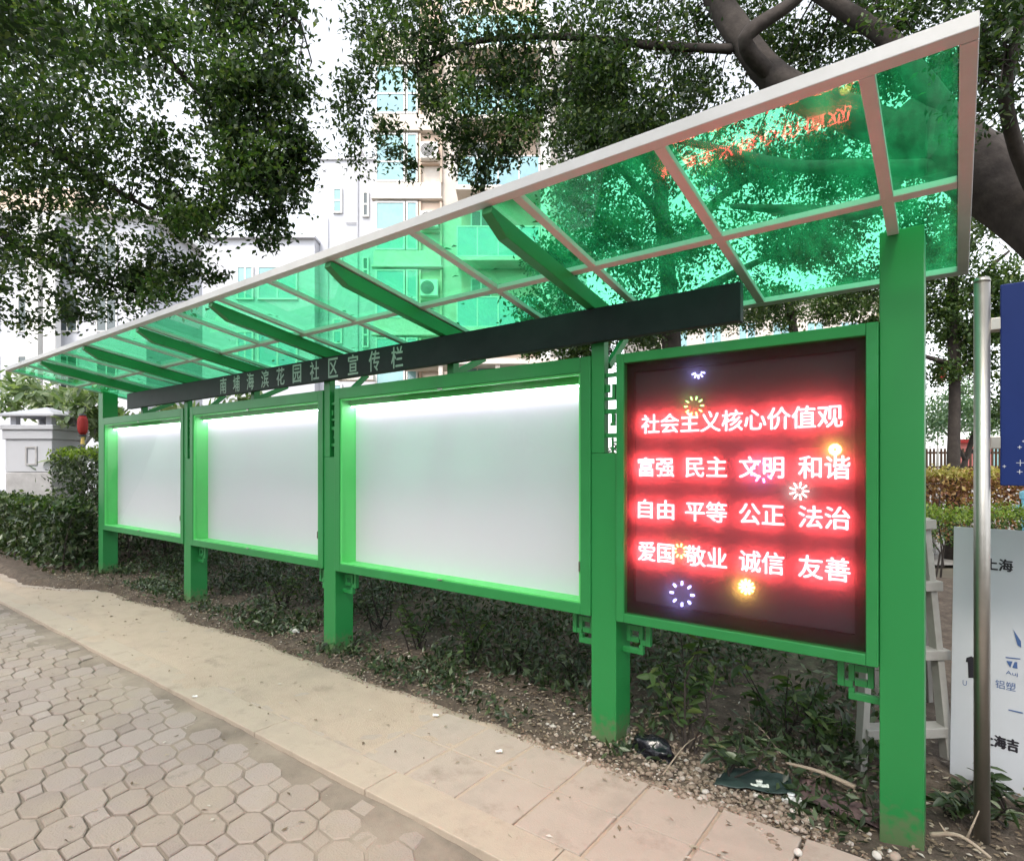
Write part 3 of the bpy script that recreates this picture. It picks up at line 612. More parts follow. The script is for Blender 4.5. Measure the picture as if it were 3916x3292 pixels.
# the big old tree on the right, leaning in over the roof
EX = []
T3 = tree('leaning_tree', tuple(gz(4720, 2250)), 'huge dark leaning tree with its thick trunk at the right edge')
tr = [gz(4720, 2250, -.1), at(4500, 1450, 5.6), at(4120, 960, 5.9), at(3760, 660, 6.3), at(3420, 480, 6.7)]
branch(T3, tr, .46, .30, name='trunk', seg=18, n=22, wob=.10)
L1 = [at(3480, 520, 6.6), at(3200, 420, 6.8), at(2960, 300, 7.0), at(2780, 60, 7.3), at(2690, -120, 7.5), at(2600, -420, 7.8)]
L2 = [at(3760, 640, 6.3), at(3560, 360, 6.4), at(3400, 160, 6.6), at(3200, 20, 6.9), at(2900, -160, 7.4)]
L3 = [at(3640, 640, 6.4), at(3300, 640, 6.5), at(3000, 630, 6.8), at(2700, 560, 7.2), at(2500, 520, 7.6)]
L4 = [at(2800, 190, 7.2), at(2500, 175, 7.2), at(2100, 140, 7.2), at(1750, 175, 7.4), at(1600, 300, 7.5)]
L5 = [at(4000, 860, 5.9), at(3850, 420, 5.4), at(3900, 100, 5.2), at(3980, -200, 5.2)]
L6 = [at(3500, 540, 6.6), at(3330, 800, 6.8), at(3000, 800, 7.0), at(2800, 790, 7.2)]
L7 = [at(2960, 300, 7.0), at(2850, 150, 6.7), at(3050, -10, 6.5), at(3160, -200, 6.3)]
for pts, r0, r1 in ((L1, .21, .13), (L2, .15, .07), (L3, .10, .03), (L4, .06, .02), (L5, .07, .03), (L6, .10, .03), (L7, .10, .06)): branch(T3, pts, r0, r1, n=18)
bl = [  # px, py, d, rx, rz, rd, clumps, clump radius, leaves
  (1540, 120, 7.3, .6, .5, .5, 15, .28, 50), (1370, 280, 7.4, .3, .4, .4, 8, .24, 45), (1370, 560, 7.5, .16, .4, .2, 6, .2, 36), (1480, 540, 7.5, .22, .35, .25, 7, .2, 40),
  (1700, 330, 7.4, .5, .5, .5, 20, .26, 55), (1800, 560, 7.5, .42, .38, .4, 16, .24, 60), (1940, 540, 7.5, .35, .42, .35, 13, .24, 55), (1800, 120, 7.3, .7, .45, .5, 15, .30, 50),
  (1560, 640, 7.6, .10, .2, .1, 3, .16, 30), (1840, 680, 7.6, .15, .2, .15, 4, .16, 40), (2050, 380, 7.3, .45, .5, .5, 18, .26, 50), (2120, 120, 7.2, .8, .4, .6, 18, .3, 50), (1920, 300, 7.4, .5, .4, .4, 18, .26, 55),
  (2300, 300, 7.2, .6, .5, .5, 26, .28, 60), (2450, 480, 7.3, .5, .42, .5, 22, .26, 60), (2480, 120, 7.1, .7, .45, .5, 16, .3, 50), (2620, 330, 7.8, .45, .4, .3, 14, .26, 50), (2900, 90, 8.1, .8, .5, .4, 20, .3, 50),
  (3080, 330, 7.8, .5, .3, .3, 12, .24, 45), (3200, 170, 7.7, .7, .4, .4, 18, .28, 50), (3500, 60, 7.2, .8, .4, .3, 20, .28, 50), (3800, 300, 5.3, .35, .6, .4, 16, .24, 45), (3840, 60, 5.2, .5, .4, .4, 16, .24, 45), (3350, -60, 7.3, 1.0, .4, .4, 22, .3, 50), (3850, 560, 6.9, .3, .3, .3, 8, .24, 40),
  (2950, 640, 7.8, .9, .6, .4, 40, .3, 60), (3350, 700, 7.9, .9, .7, .4, 46, .3, 60), (3100, 950, 8.3, .9, .5, .5, 44, .3, 60), (3560, 900, 7.6, .5, .5, .4, 30, .28, 55), (3600, 350, 7.2, .5, .4, .3, 22, .26, 55), (3420, 260, 7.2, .5, .35, .3, 18, .26, 55), (3350, 1060, 8.5, .7, .3, .4, 22, .28, 50), (2450, 720, 7.9, .6, .4, .4, 14, .28, 50), (2700, 420, 7.5, .8, .4, .4, 16, .3, 50), (3180, 560, 7.2, .7, .4, .3, 16, .28, 50),
  (1450, 60, 7.6, .5, .4, .4, 12, .26, 50), (1330, 420, 7.6, .2, .4, .3, 6, .22, 40), (3000, 200, 7.9, .8, .4, .3, 18, .28, 50), (3250, 330, 7.4, .7, .35, .4, 14, .26, 50), (2600, 120, 8.0, .5, .4, .3, 14, .28, 50), (3700, 180, 6.8, .5, .5, .4, 16, .26, 50), (1600, -200, 7.3, 1.6, .6, .8, 40, .34, 50), (2500, -220, 7.2, 1.8, .6, .8, 50, .34, 50), (3500, -250, 6.4, 1.4, .5, .8, 30, .34, 45)]
for (x_, y_, z_) in ((-1.5, 1.5, 5.6), (.5, 2.8, 5.4), (-.5, -.5, 6.2), (2.2, .8, 5.8), (-3.2, .2, 6.2), (1.2, -2.5, 6.6), (-2.5, -2.6, 6.8), (3.2, -1.4, 6.4)):   # unseen boughs added above the frame to shade the footway
    a_, cc_ = blob((x_, y_, z_), 1.5, .5, 1.3, 70, .42, 60); EX.append(a_)
bl = [(a, c, d, e, f, g_, int(n * 1.75 if a < 2650 or c < 500 else n * 1.6), r * .76, p_) for a, c, d, e, f, g_, n, r, p_ in bl]
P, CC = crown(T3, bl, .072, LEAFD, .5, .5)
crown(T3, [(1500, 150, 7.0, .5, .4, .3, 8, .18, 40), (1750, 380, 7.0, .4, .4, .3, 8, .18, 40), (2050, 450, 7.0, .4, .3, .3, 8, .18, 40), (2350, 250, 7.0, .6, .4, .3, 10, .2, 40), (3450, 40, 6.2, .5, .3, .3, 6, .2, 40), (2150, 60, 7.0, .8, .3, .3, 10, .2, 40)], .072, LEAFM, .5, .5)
twigs(T3, CC, limbpts(L1, L2, L3, L4, L5, L6, L7), BARK)
# unseen trees added behind the viewer to shade the footway and darken the glass
rt0 = None
for k, (x_, y_) in enumerate(((-13, -7.5), (-7.5, -8.2), (-2.2, -7.6), (3.2, -6.8), (8, -5))):
    if rt0 is None:
        rt0 = tree('unseen_shade_tree', (x_, y_, 0), 'dense unseen tree added behind the viewer to dim the front light', 'tree', 'unseen trees added for shade')
        branch(rt0, [(x_, y_, -.1), (x_ + .1, y_, 2.2), (x_, y_ + .1, 4.5)], .2, .1, name='trunk')
        Q = []
        for c_, n_ in (((0, 0, 4.6), 150), ((0, .3, 6.6), 90), ((.3, 0, 2.6), 110), ((-1.4, .2, 1.4), 60), ((1.4, 0, 1.3), 60)):
            a_, cc_ = blob((x_ + c_[0], y_ + c_[1], c_[2]), 2.6, 1.3, 1.6, n_, .6, 50); Q.append(a_)
        add(leaves('crown', np.concatenate(Q), .17, LEAFD, .55, .4), rt0)
    else:
        c = rt0.copy(); COL.objects.link(c); c.location = (x_, y_, 0); c.rotation_euler = (0, 0, k * 1.3)
        for ch in list(rt0.children): d_ = ch.copy(); COL.objects.link(d_); d_.parent = c; d_.matrix_parent_inverse = ch.matrix_parent_inverse.copy()
# the broad tree on the left
T1 = tree('broad_tree', tuple(gz(-900, 2120)), 'dense dark tree hanging over the left half of the roof')
branch(T1, [gz(-900, 2120, -.1), at(-850, 1500, 9.0), at(-700, 800, 8.6), at(-450, 250, 8.2)], .30, .2, name='trunk', n=16)
B1 = [at(-480, 300, 8.2), at(-100, 60, 7.9), at(300, -60, 7.7), at(460, 40, 7.6), at(700, 290, 7.6), at(900, 520, 7.6)]
B2 = [at(-600, 600, 8.5), at(-200, 420, 8.2), at(150, 560, 8.0), at(500, 760, 7.9), at(760, 900, 7.8)]
B3 = [at(-700, 900, 8.7), at(-200, 820, 8.3), at(200, 1010, 8.1), at(520, 1120, 8.0)]
B4 = [at(-100, 60, 7.9), at(400, -150, 7.6), at(900, -60, 7.4), at(1150, 90, 7.4)]
for pts, r0, r1 in ((B1, .085, .02), (B2, .08, .02), (B3, .07, .02), (B4, .07, .02)): branch(T1, pts, r0, r1)
bl = [(980, 400, 7.5, .75, .95, .6, 74, .27, 75), (1020, 700, 7.6, .65, .5, .5, 40, .25, 70), (1120, 620, 7.6, .35, .4, .4, 18, .22, 60), (1030, 880, 7.7, .28, .25, .3, 12, .2, 55), (760, 780, 7.8, .7, .6, .6, 44, .27, 65),
  (1090, 260, 7.4, .22, .5, .4, 10, .2, 45), (900, 40, 7.4, .7, .5, .5, 36, .28, 60), (1120, 60, 7.4, .25, .4, .3, 6, .2, 40), (620, 180, 7.6, .9, .6, .7, 36, .28, 60), (640, 520, 7.7, .6, .5, .6, 22, .26, 55),
  (200, 120, 7.8, 1.0, .6, .8, 32, .28, 55), (-80, 420, 8.0, .8, .7, .8, 34, .3, 55), (260, 480, 7.9, .7, .5, .7, 26, .28, 55), (420, 700, 7.8, .7, .5, .6, 26, .27, 50), (80, 760, 8.0, .8, .5, .7, 34, .28, 58), (-150, 960, 8.2, .8, .5, .7, 30, .3, 55), (300, 950, 8.0, .6, .4, .6, 20, .27, 45), (620, 1010, 7.9, .6, .5, .5, 30, .26, 55), (430, 1130, 8.0, .55, .36, .5, 24, .26, 55), (760, 1060, 7.8, .3, .25, .3, 10, .2, 50), (90, 1150, 8.2, .6, .4, .5, 22, .26, 50), (300, 1210, 8.1, .35, .2, .3, 10, .22, 45), (20, 1010, 8.2, .5, .35, .5, 14, .26, 45),
  (300, -200, 7.6, 1.8, .6, .9, 46, .34, 50), (800, -260, 7.4, 1.2, .5, .8, 36, .34, 50)]
bl = [(a, c, d, e, f, g_, n if a > 850 else int(n * .72), r * (.95 if a > 850 else .85), p_) for a, c, d, e, f, g_, n, r, p_ in bl]
for (x_, y_, z_) in ((-6.5, 1.2, 5.6), (-5.0, -1.0, 6.2), (-8.5, -.5, 6.0), (-9.5, 2.0, 5.8), (-7, -3, 6.6), (-4.5, 2.0, 6.2)):  # more unseen boughs added overhead to dim the front light
    a_, cc_ = blob((x_, y_, z_), 1.6, .5, 1.4, 74, .42, 60); EX.append(a_)
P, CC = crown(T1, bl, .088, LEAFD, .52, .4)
crown(T1, [(850, 250, 7.0, .5, .5, .3, 14, .22, 45), (950, 620, 7.0, .5, .5, .3, 14, .22, 45), (700, 850, 7.2, .5, .4, .3, 14, .22, 45), (120, 150, 7.2, .9, .5, .5, 34, .26, 50), (420, 120, 7.1, .7, .4, .5, 20, .26, 50), (330, 330, 7.2, .6, .4, .4, 14, .24, 45), (620, 130, 7.1, .6, .35, .4, 16, .24, 50), (200, 640, 7.4, .7, .4, .4, 12, .24, 40), (480, 560, 7.3, .5, .4, .4, 12, .24, 40), (430, 900, 7.5, .6, .5, .4, 16, .24, 40), (160, 1000, 7.7, .7, .4, .4, 14, .26, 40), (620, 1110, 7.6, .4, .25, .3, 12, .22, 45)], .082, LEAFM, .52, .4)  # paler leaf colour stands in for sunlit foliage on this tree
twigs(T1, CC, limbpts(B1, B2, B3, B4), BARK)
# the tall dense tree behind the right half of the roof
T4 = tree('dense_tree', tuple(at(2560, CY + 1.55 * FPX / 11, 11)), 'tall dense dark green tree behind the right half of the roof')
branch(T4, [at(2560, CY + 1.6 * FPX / 11, 11), at(2570, 1400, 11), at(2540, 900, 11), at(2500, 500, 11)], .22, .10, name='trunk')
branch(T4, [at(2550, 1000, 11), at(2750, 760, 11), at(2950, 640, 11)], .11, .04); branch(T4, [at(2540, 850, 11), at(2380, 650, 10.8), at(2250, 520, 10.8)], .09, .03); branch(T4, [at(2565, 1180, 11), at(2900, 1000, 10.7), at(3150, 930, 10.6)], .09, .03)
bl = [(2290, 330, 10.8, .7, .5, .7, 36, .34, 60), (2250, 520, 10.7, .62, .75, .7, 70, .32, 65), (2400, 560, 11, .9, .7, .7, 50, .36, 60), (2230, 760, 10.8, .6, .6, .7, 40, .34, 60), (2330, 900, 11, .8, .6, .8, 40, .36, 60), (2150, 1000, 11, .7, .6, .7, 36, .34, 60), (2500, 1000, 11, .9, .7, .7, 44, .36, 60), (2100, 1190, 11.2, .9, .5, .7, 30, .34, 55), (2450, 1240, 11.2, .9, .4, .7, 26, .34, 50), (2700, 900, 11, 1., .7, .7, 36, .38, 55), (2720, 620, 11, .8, .6, .7, 26, .38, 50), (2850, 1160, 11.2, .9, .5, .7, 26, .36, 50), (3050, 900, 10.8, .8, .6, .6, 28, .38, 50)]
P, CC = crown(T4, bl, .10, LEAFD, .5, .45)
# the trees behind the right post
T5 = tree('slim_tree', tuple(at(3640, CY + 1.55 * FPX / 10, 10)), 'slim dark-trunked tree between the right green post and the steel pole')
branch(T5, [at(3640, CY + 1.62 * FPX / 10, 10), at(3650, 1500, 10), at(3642, 1100, 10), at(3660, 700, 10)], .10, .07, name='trunk'); branch(T5, [at(3640, 1390, 10), at(3560, 1370, 9.8), at(3440, 1330, 9.8)], .05, .02); branch(T5, [at(3645, 1200, 10), at(3760, 1050, 9.8), at(3860, 960, 9.7)], .05, .02)
bl = [(3600, 1000, 9.8, .5, .4, .5, 20, .28, 45), (3780, 1100, 9.8, .5, .5, .5, 26, .28, 50), (3580, 1180, 9.9, .4, .35, .4, 18, .26, 45), (3720, 1280, 9.9, .4, .3, .4, 18, .26, 45), (3850, 1250, 9.8, .5, .6, .5, 24, .28, 50), (3600, 1420, 10, .4, .2, .4, 10, .24, 40), (3740, 1400, 10, .35, .25, .3, 12, .24, 45), (3460, 1100, 10, .5, .5, .5, 22, .28, 45), (3860, 1560, 10, .4, .5, .4, 16, .26, 45)]
bl = [(a, c, d, e, f, g_, int(n * 1.9), r * .85, p_) for a, c, d, e, f, g_, n, r, p_ in bl] + [(3800, 850, 10.5, .7, .5, .5, 30, .26, 50), (3650, 1250, 11, .6, .5, .5, 26, .26, 50)]
P, CC = crown(T5, bl, .085, LEAFM, .5, .4); twigs(T5, CC, limbpts([at(3650, 1500, 10), at(3660, 700, 10)], [at(3645, 1200, 10), at(3860, 960, 9.7)]), BARK, .008)
T7 = tree('olive_tree', tuple(at(3050, CY + 1.55 * FPX / 13, 13)), 'olive green tree with bright gaps just above the LED screen')
branch(T7, [at(3050, CY + 1.65 * FPX / 13, 13), at(3060, 1450, 13), at(3000, 1100, 13)], .14, .07, name='trunk')
bl = [(2700, 1190, 13, .8, .45, .6, 26, .3, 45), (2950, 1180, 13, .8, .5, .6, 26, .3, 45), (3200, 1160, 13, .7, .5, .6, 24, .3, 45), (2460, 1270, 13, .7, .35, .6, 24, .3, 45), (2250, 1340, 13, .8, .35, .6, 26, .3, 45), (3380, 1220, 13, .6, .5, .6, 18, .3, 45), (2050, 1330, 13, .4, .2, .4, 8, .28, 45)]
bl = [(a, c, d, e * 1.1, f, g_, int(n * 2.6), r * .85, p_) for a, c, d, e, f, g_, n, r, p_ in bl]
P, CC = crown(T7, bl, .10, LEAFM, .5, .4)
T6 = tree('forked_tree', tuple(at(3680, CY + 1.55 * FPX / 13, 13)), 'small round blue-green tree with a forked reddish trunk behind the hedges')
branch(T6, [at(3668, 1900, 13), at(3680, 1800, 13), at(3705, 1720, 13), at(3725, 1640, 13)], .075, .04, BARK, 'trunk'); branch(T6, [at(3690, 1760, 13), at(3650, 1690, 12.9), at(3600, 1640, 12.8)], .04, .02); branch(T6, [at(3705, 1735, 13), at(3760, 1690, 13), at(3790, 1640, 13)], .04, .02)
bl = [(3640, 1570, 12.8, .75, .42, .6, 46, .26, 50), (3560, 1640, 12.8, .45, .25, .5, 20, .24, 45), (3760, 1610, 12.9, .5, .4, .5, 24, .24, 45), (3680, 1500, 12.9, .5, .25, .4, 16, .24, 45), (3850, 1640, 13, .4, .35, .4, 12, .24, 45)]
crown(T6, bl, .085, LEAFB, .5, .3)
# pale broad-leaved plants at the left end
T8 = tree('frangipani', tuple(at(300, CY + 1.55 * FPX / 11, 11)), 'pale big-leaved frangipani with thick grey stems left of the board', 'shrub')
for pts, r0 in (([at(290, 2080, 11), at(270, 1760, 11), at(275, 1550, 11)], .085), ([at(270, 1760, 11), at(330, 1690, 10.9), at(370, 1640, 10.9)], .04), ([at(270, 1720, 11), at(215, 1640, 11), at(200, 1560, 11)], .04), ([at(280, 1800, 11), at(230, 1740, 10.8), at(205, 1700, 10.8)], .03)): branch(T8, pts, r0, r0 * .6, BARKG, 'stem', 8, 10)
bl = [(100, 1470, 12.2, .5, .25, .5, 14, .3, 14), (200, 1530, 12.2, .5, .3, .5, 16, .3, 14), (330, 1530, 10.8, .4, .3, .4, 14, .28, 14), (360, 1620, 10.8, .25, .2, .3, 7, .26, 12), (60, 1560, 12.4, .5, .2, .4, 10, .3, 12), (225, 1640, 11.6, .2, .2, .3, 6, .26, 12), (240, 1760, 10.8, .3, .15, .3, 8, .24, 12), (470, 1600, 11, .5, .15, .4, 12, .26, 12), (700, 1580, 11.5, .7, .12, .4, 14, .26, 12), (960, 1530, 12, .7, .12, .4, 12, .26, 12)]
crown(T8, bl, .24, LEAFP, .36, .1, oval=True)
# hedges
def hedge(name, x0, x1, y0, y1, z0, z1, n, size, m, label, cat='hedge', top=None, ntop=0, topm=None, round_=.12):
    e = empty(name, ((x0 + x1) / 2, (y0 + y1) / 2, 0), label, cat)
    Q = RNG.uniform(size=(n, 3)); Q[:, 2] = RNG.beta(1.3, 1.0, n); P = Q * np.array([x1 - x0, y1 - y0, z1 - z0]) + np.array([x0, y0, z0]); P += RNG.normal(size=P.shape) * .05
    add(leaves('crown', P, size, m, .5, .2), e)
    if ntop:
        Q = RNG.uniform(size=(ntop, 3)); P = np.stack([x0 + Q[:, 0] * (x1 - x0), y0 + Q[:, 1] * (y1 - y0), z1 - .02 + RNG.normal(size=ntop) * .045], 1)
        P[:, 2] += np.array([.07 * fbm(a, c, 1.6, 3, 2.) for a, c in P[:, :2]]); add(leaves('clipped_top', P, size * .8, topm or m, .5, -.6), e)
    b = MB()
    for k in range(int((x1 - x0) * 4)):
        x = RNG.uniform(x0, x1); y = RNG.uniform(y0, y1); b.tube([(x, y, -.08), (x + RNG.normal() * .06, y + RNG.normal() * .06, z1 * .5), (x + RNG.normal() * .14, y + RNG.normal() * .14, z1 * .95)], [.014, .010, .004], 5, 0, False)
    add(b.build('stem', BARK), e); return e
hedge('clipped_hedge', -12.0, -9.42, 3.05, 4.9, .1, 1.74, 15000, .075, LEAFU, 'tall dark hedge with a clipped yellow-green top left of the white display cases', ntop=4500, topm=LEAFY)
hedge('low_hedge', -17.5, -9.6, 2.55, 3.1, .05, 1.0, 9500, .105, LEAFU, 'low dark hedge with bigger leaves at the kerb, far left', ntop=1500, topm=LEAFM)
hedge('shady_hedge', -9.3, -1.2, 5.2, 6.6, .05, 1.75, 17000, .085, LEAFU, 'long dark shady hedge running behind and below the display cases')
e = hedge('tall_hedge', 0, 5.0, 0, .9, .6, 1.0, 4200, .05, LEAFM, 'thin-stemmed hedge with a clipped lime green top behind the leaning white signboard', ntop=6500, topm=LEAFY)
p = at(3560, CY, 6.6); e.location = (p.x, p.y, 0); e.rotation_euler = (0, 0, YAW)
for c in e.children: c.matrix_parent_inverse = Matrix.Translation((2.5, .45, 0)).inverted()
e.location = (Vector((p.x, p.y, 0)) + RGT * 1.5 + FWD * .4)
e = hedge('red_hedge', 0, 2.6, 0, 1.2, .3, 1.42, 7000, .085, LEAFR, 'clipped hedge of red and yellow leaves behind the steel pole', ntop=2600, topm=LEAFG)
for c in e.children: c.matrix_parent_inverse = Matrix.Translation((1.3, .6, 0)).inverted()
e.rotation_euler = (0, 0, YAW); p = at(3580, CY, 9.3); e.location = Vector((p.x, p.y, 0)) + RGT * 1.3 + FWD * .6
# fences, kiosk and flag far right
fe = frame_parent('picket_fence', 3640, 16., 'brown picket fence behind the small forked tree', 'fence'); FF = Facade(fe, 3640, 16.)
b = MB()
for k in range(44): x = -1.4 + k * .1; b.box(x, x + .045, 0, .03, .4, FF.z(1715))
local(b, 'pickets', PINKW if False else WOOD, fe); b = MB(); b.box(-1.5, 3.2, .031, .07, FF.z(1735), FF.z(1727)); b.box(-1.5, 3.2, .031, .07, FF.z(1790), FF.z(1782)); local(b, 'rail', WOOD, fe); b = MB(); b.box(-1.6, 3.3, -.1, .2, -.1, .9); local(b, 'base_wall', STONEB, fe)
wf = frame_parent('white_fence', 3545, 10.6, 'short white fence rail at the left end of the red hedge', 'fence'); FW_ = Facade(wf, 3545, 10.6)
b = MB(); 
for k in range(6): b.box(-.45 + k * .11, -.39 + k * .11, 0, .04, -.1, FW_.z(1790))
local(b, 'pickets', TRIM, wf); b = MB(); b.box(-.5, .2, -.03, -.001, FW_.z(1830), FW_.z(1820)); b.box(-.5, .2, -.03, -.001, FW_.z(1880), FW_.z(1870)); local(b, 'rail', TRIM, wf)
ki = frame_parent('kiosk', 3850, 18., 'small pink and white kiosk half hidden behind the steel pole', 'kiosk'); FK = Facade(ki, 3850, 18.)
b = MB(); b.box(-.6, .9, 0, 1.2, -.1, FK.z(1690)); local(b, 'wall', PINKW, ki); b = MB(); b.box(-.75, 1.05, -.2, 1.3, FK.z(1690) + .002, FK.z(1675)); local(b, 'roof', REDL, ki); b = MB(); b.box(-.45, .7, -.03, -.002, FK.z(1790), FK.z(1715)); local(b, 'window', WGLASS, ki)
p = at(3592, CY, 15.); fl = empty('flag', (p.x, p.y, 0), 'small red and white flag hanging among the far trees', 'flag', None, YAW)
b = MB(); b.tube([(0, .05, -.1), (0, .05, zat(1390, 15))], [.02, .015], 8); local(b, 'pole', STEEL, fl)
zt = zat(1402, 15); b = MB(); 
for k in range(5): b.prism([(-.02 + .035 * k, zt - .36 + .02 * math.sin(k)), (.015 + .035 * k, zt - .36 + .02 * math.sin(k + 1)), (.015 + .035 * k, zt), (-.02 + .035 * k, zt)], -.006 + .012 * (k % 2), .0)
local(b, 'red_cloth', REDL, fl); b = MB(); b.prism([(-.13, zt - .38), (-.021, zt - .36), (-.021, zt), (-.12, zt - .02)], -.01, 0); b.prism([(.157, zt - .36), (.22, zt - .33), (.21, zt - .03), (.157, zt)], -.008, 0); local(b, 'white_cloth', PAPER, fl)

# ------------------------------------------------------------------ left: gate pillar and lantern
gp = frame_parent('gate_pillar', 77, 10.3, 'white gate pillar with a pyramid cap and grey stone base at the left edge', 'pillar'); FG = Facade(gp, 77, 10.3)
def sq(b, w, z0, z1): b.box(-w, w, -w + .6, w + .6, z0, z1)
b = MB(); sq(b, .42, -.1, FG.z(1806)); local(b, 'stone_base', STONEB, gp, .02)
b = MB(); sq(b, .42, FG.z(1806) + .003, FG.z(1678)); local(b, 'shaft', WALLW, gp, .01)
b = MB(); sq(b, .453, FG.z(1678) + .002, FG.z(1641)); sq(b, .485, FG.z(1641) + .001, FG.z(1622)); local(b, 'cornice', WALLW, gp, .012)
b = MB(); 
for sx in (-.32, .32):
    for sy in (.28, .92): b.box(sx - .05, sx + .05, sy - .05, sy + .05, FG.z(1622) + .002, FG.z(1588) - .002)
local(b, 'cap_post', WALLW, gp)
b = MB(); w = .525; z0, z1, z2 = FG.z(1588), FG.z(1582), FG.z(1545)
b.quadbox([(-w, -w + .6, z0), (w, -w + .6, z0), (w, w + .6, z0), (-w, w + .6, z0), (-w, -w + .6, z1), (w, -w + .6, z1), (w, w + .6, z1), (-w, w + .6, z1)]); n0 = len(b.v)
b.v += [(-w, -w + .6, z1 + .002), (w, -w + .6, z1 + .002), (w, w + .6, z1 + .002), (-w, w + .6, z1 + .002), (0, .6, z2)]; b.f += [(n0, n0 + 1, n0 + 4), (n0 + 1, n0 + 2, n0 + 4), (n0 + 2, n0 + 3, n0 + 4), (n0 + 3, n0, n0 + 4)]; local(b, 'cap', WALLW, gp)
b = MB(); ring(b, -.05, .16, FG.z(1778), FG.z(1705), .03, .16, .178); local(b, 'niche', STONEB, gp)
p = at(316, 1585, 9.9); la = empty('lantern', (p.x, p.y, p.z - .38), 'red hanging lantern with black rims and a yellow tassel in front of the frangipani', 'lantern')
b = MB(); b.lathe((p.x, p.y, p.z - .34), [(.045, 0), (.068, .05), (.078, .12), (.078, .2), (.068, .27), (.045, .32)], 16); add(b.build('shade', REDL, None, 0, True), la)
b = MB(); b.lathe((p.x, p.y, p.z - .375), [(.055, 0), (.058, .033)], 14); b.lathe((p.x, p.y, p.z - .018), [(.055, 0), (.05, .03)], 14); add(b.build('rim', DARKM), la)
b = MB(); b.lathe((p.x, p.y, p.z - .50), [(.03, 0), (.022, .12)], 10); add(b.build('tassel', YELL), la)
b = MB(); b.tube([(p.x, p.y, p.z + .01), tuple(at(330, 1560, 10.4)), tuple(at(290, 1535, 10.95))], [.006] * 3, 6); add(b.build('cord', DARKM), la)

# ------------------------------------------------------------------ right: pole with blue sign, leaning panel, ladder
pb = Vector((.096, 3.19, 0)); pole = empty('sign_pole', pb, 'brushed steel pole standing right of the green post', 'pole')
b = MB(); b.tube([(pb.x, pb.y, -.2), (pb.x, pb.y, 2.325)], [.0285] * 2, 28); add(b.build('shaft', STEEL, None, 0, True), pole)
b = MB(); b.lathe((pb.x, pb.y, 2.3255), [(.03, 0), (.03, .008), (.024, .02), (.0, .026)], 24); add(b.build('cap', STEEL, None, 0, True), pole)
sx0 = at(3826, 1500, 2.47).x; sgn = empty('blue_sign', (sx0 + .3, 3.24, 1.46), 'dark blue sign plate with tiny white crosses clamped to the steel pole', 'sign')
b = MB(); b.box(sx0, sx0 + .62, 3.232, 3.25, zat(1857, 2.47), zat(1085, 2.47)); add(b.build('plate', BLUE, None, .004), sgn)
for zz in (2.12, 1.62):
    b = MB(); b.box(pb.x + .029, sx0 + .05, 3.2505, 3.262, zz, zz + .05); b.box(pb.x + .0292, sx0 - .0005, 3.19, 3.2500, zz, zz + .05)
    add(b.build('bracket', STEEL, None, .002), sgn)
b = MB()
for px_, py_, s_ in ((3894, 1770, .013), (3892, 1803, .009), (3837, 1783, .006), (3892, 1712, .007), (3905, 1690, .004)):
    q = at(px_, py_, 2.52); b.box(q.x - s_, q.x + s_, 3.2305, 3.2315, q.z - .0012, q.z + .0012); b.box(q.x - .0012, q.x + .0012, 3.2298, 3.2304, q.z - s_, q.z + s_)
add(b.build('cross_mark', PANELW), sgn)
# leaning composite panel; local frame: u to the right, v up the sheet
A0 = gz(3632, 2945, 0.0); A1 = Vector((.78, 3.60, 0)); uu = (A1 - A0).normalized(); nn = Vector((uu.y, -uu.x, 0)); vv = (UP + (-nn) * .10 + uu * .035).normalized(); n2 = uu.cross(vv)
pan_e = empty('leaning_signboard', A0, 'white printed signboard leaning upright behind the steel pole', 'signboard'); pan_e.rotation_euler = Matrix((uu, n2 * -1, vv)).transposed().to_euler()
PM = Matrix((uu, -n2, vv)).transposed(); 
def panl(mb, name, m, bev=0.): o = mb.build(name, m, None, bev); o.parent = pan_e; return o
b = MB(); b.box(0, .95, 0, .018, -.03, 1.235); panl(b, 'sheet', PANELW, .002)
def pt(px, py):   # photo pixel -> u,v on the panel
    nrm = PM @ Vector((0, 1, 0)); r = ray(px, py); s = (A0 - CAM).dot(nrm) / r.dot(nrm); q = PM.inverted() @ (CAM + r * s - A0); return q.x, q.z
def ptxt(body, pa, pb_, m, bold=0., name='printed_text'):
    (u0, v1_), u1, v0_ = pt(*pa), pt(*pb_)[0], pt(pa[0], pb_[1])[1]; b = MB(); text_into(b, body, u0, u1, v0_, v1_, -.0016, 0, bold); return panl(b, name, m)
ptxt('上海', (3801, 2134), (3912, 2182), INK, .0022); ptxt('上海吉', (3762, 2796), (3906, 2846), INK, .003); ptxt('铝塑', (3824, 2600), (3902, 2632), INKB, 0.); ptxt('Auj', (3866, 2566), (3912, 2584), INKB); ptxt('U', (3697, 2602), (3712, 2622), INKB); 
b = MB(); q = [pt(*a) for a in ((3715, 2518), (3735, 2512), (3760, 2530), (3760, 2595), (3720, 2594), (3720, 2534), (3712, 2534))]; b.prism([(x, z) for x, z in q], -.0022, -.0004); panl(b, 'printed_arrow', INK)
for Q_ in (((3868, 2515), (3925, 2521), (3925, 2525), (3868, 2519)), ((3870, 2530), (3894, 2532), (3884, 2556)), ((3892, 2556), (3902, 2534), (3912, 2535), (3912, 2560)), ((3870, 2714), (3925, 2726), (3925, 2731), (3870, 2718)), ((3902, 2410), (3916, 2470), (3930, 2480), (3930, 2455))):
    b = MB(); b.prism([pt(*a) for a in Q_], -.0022, -.0004); panl(b, 'printed_mark', INKB)
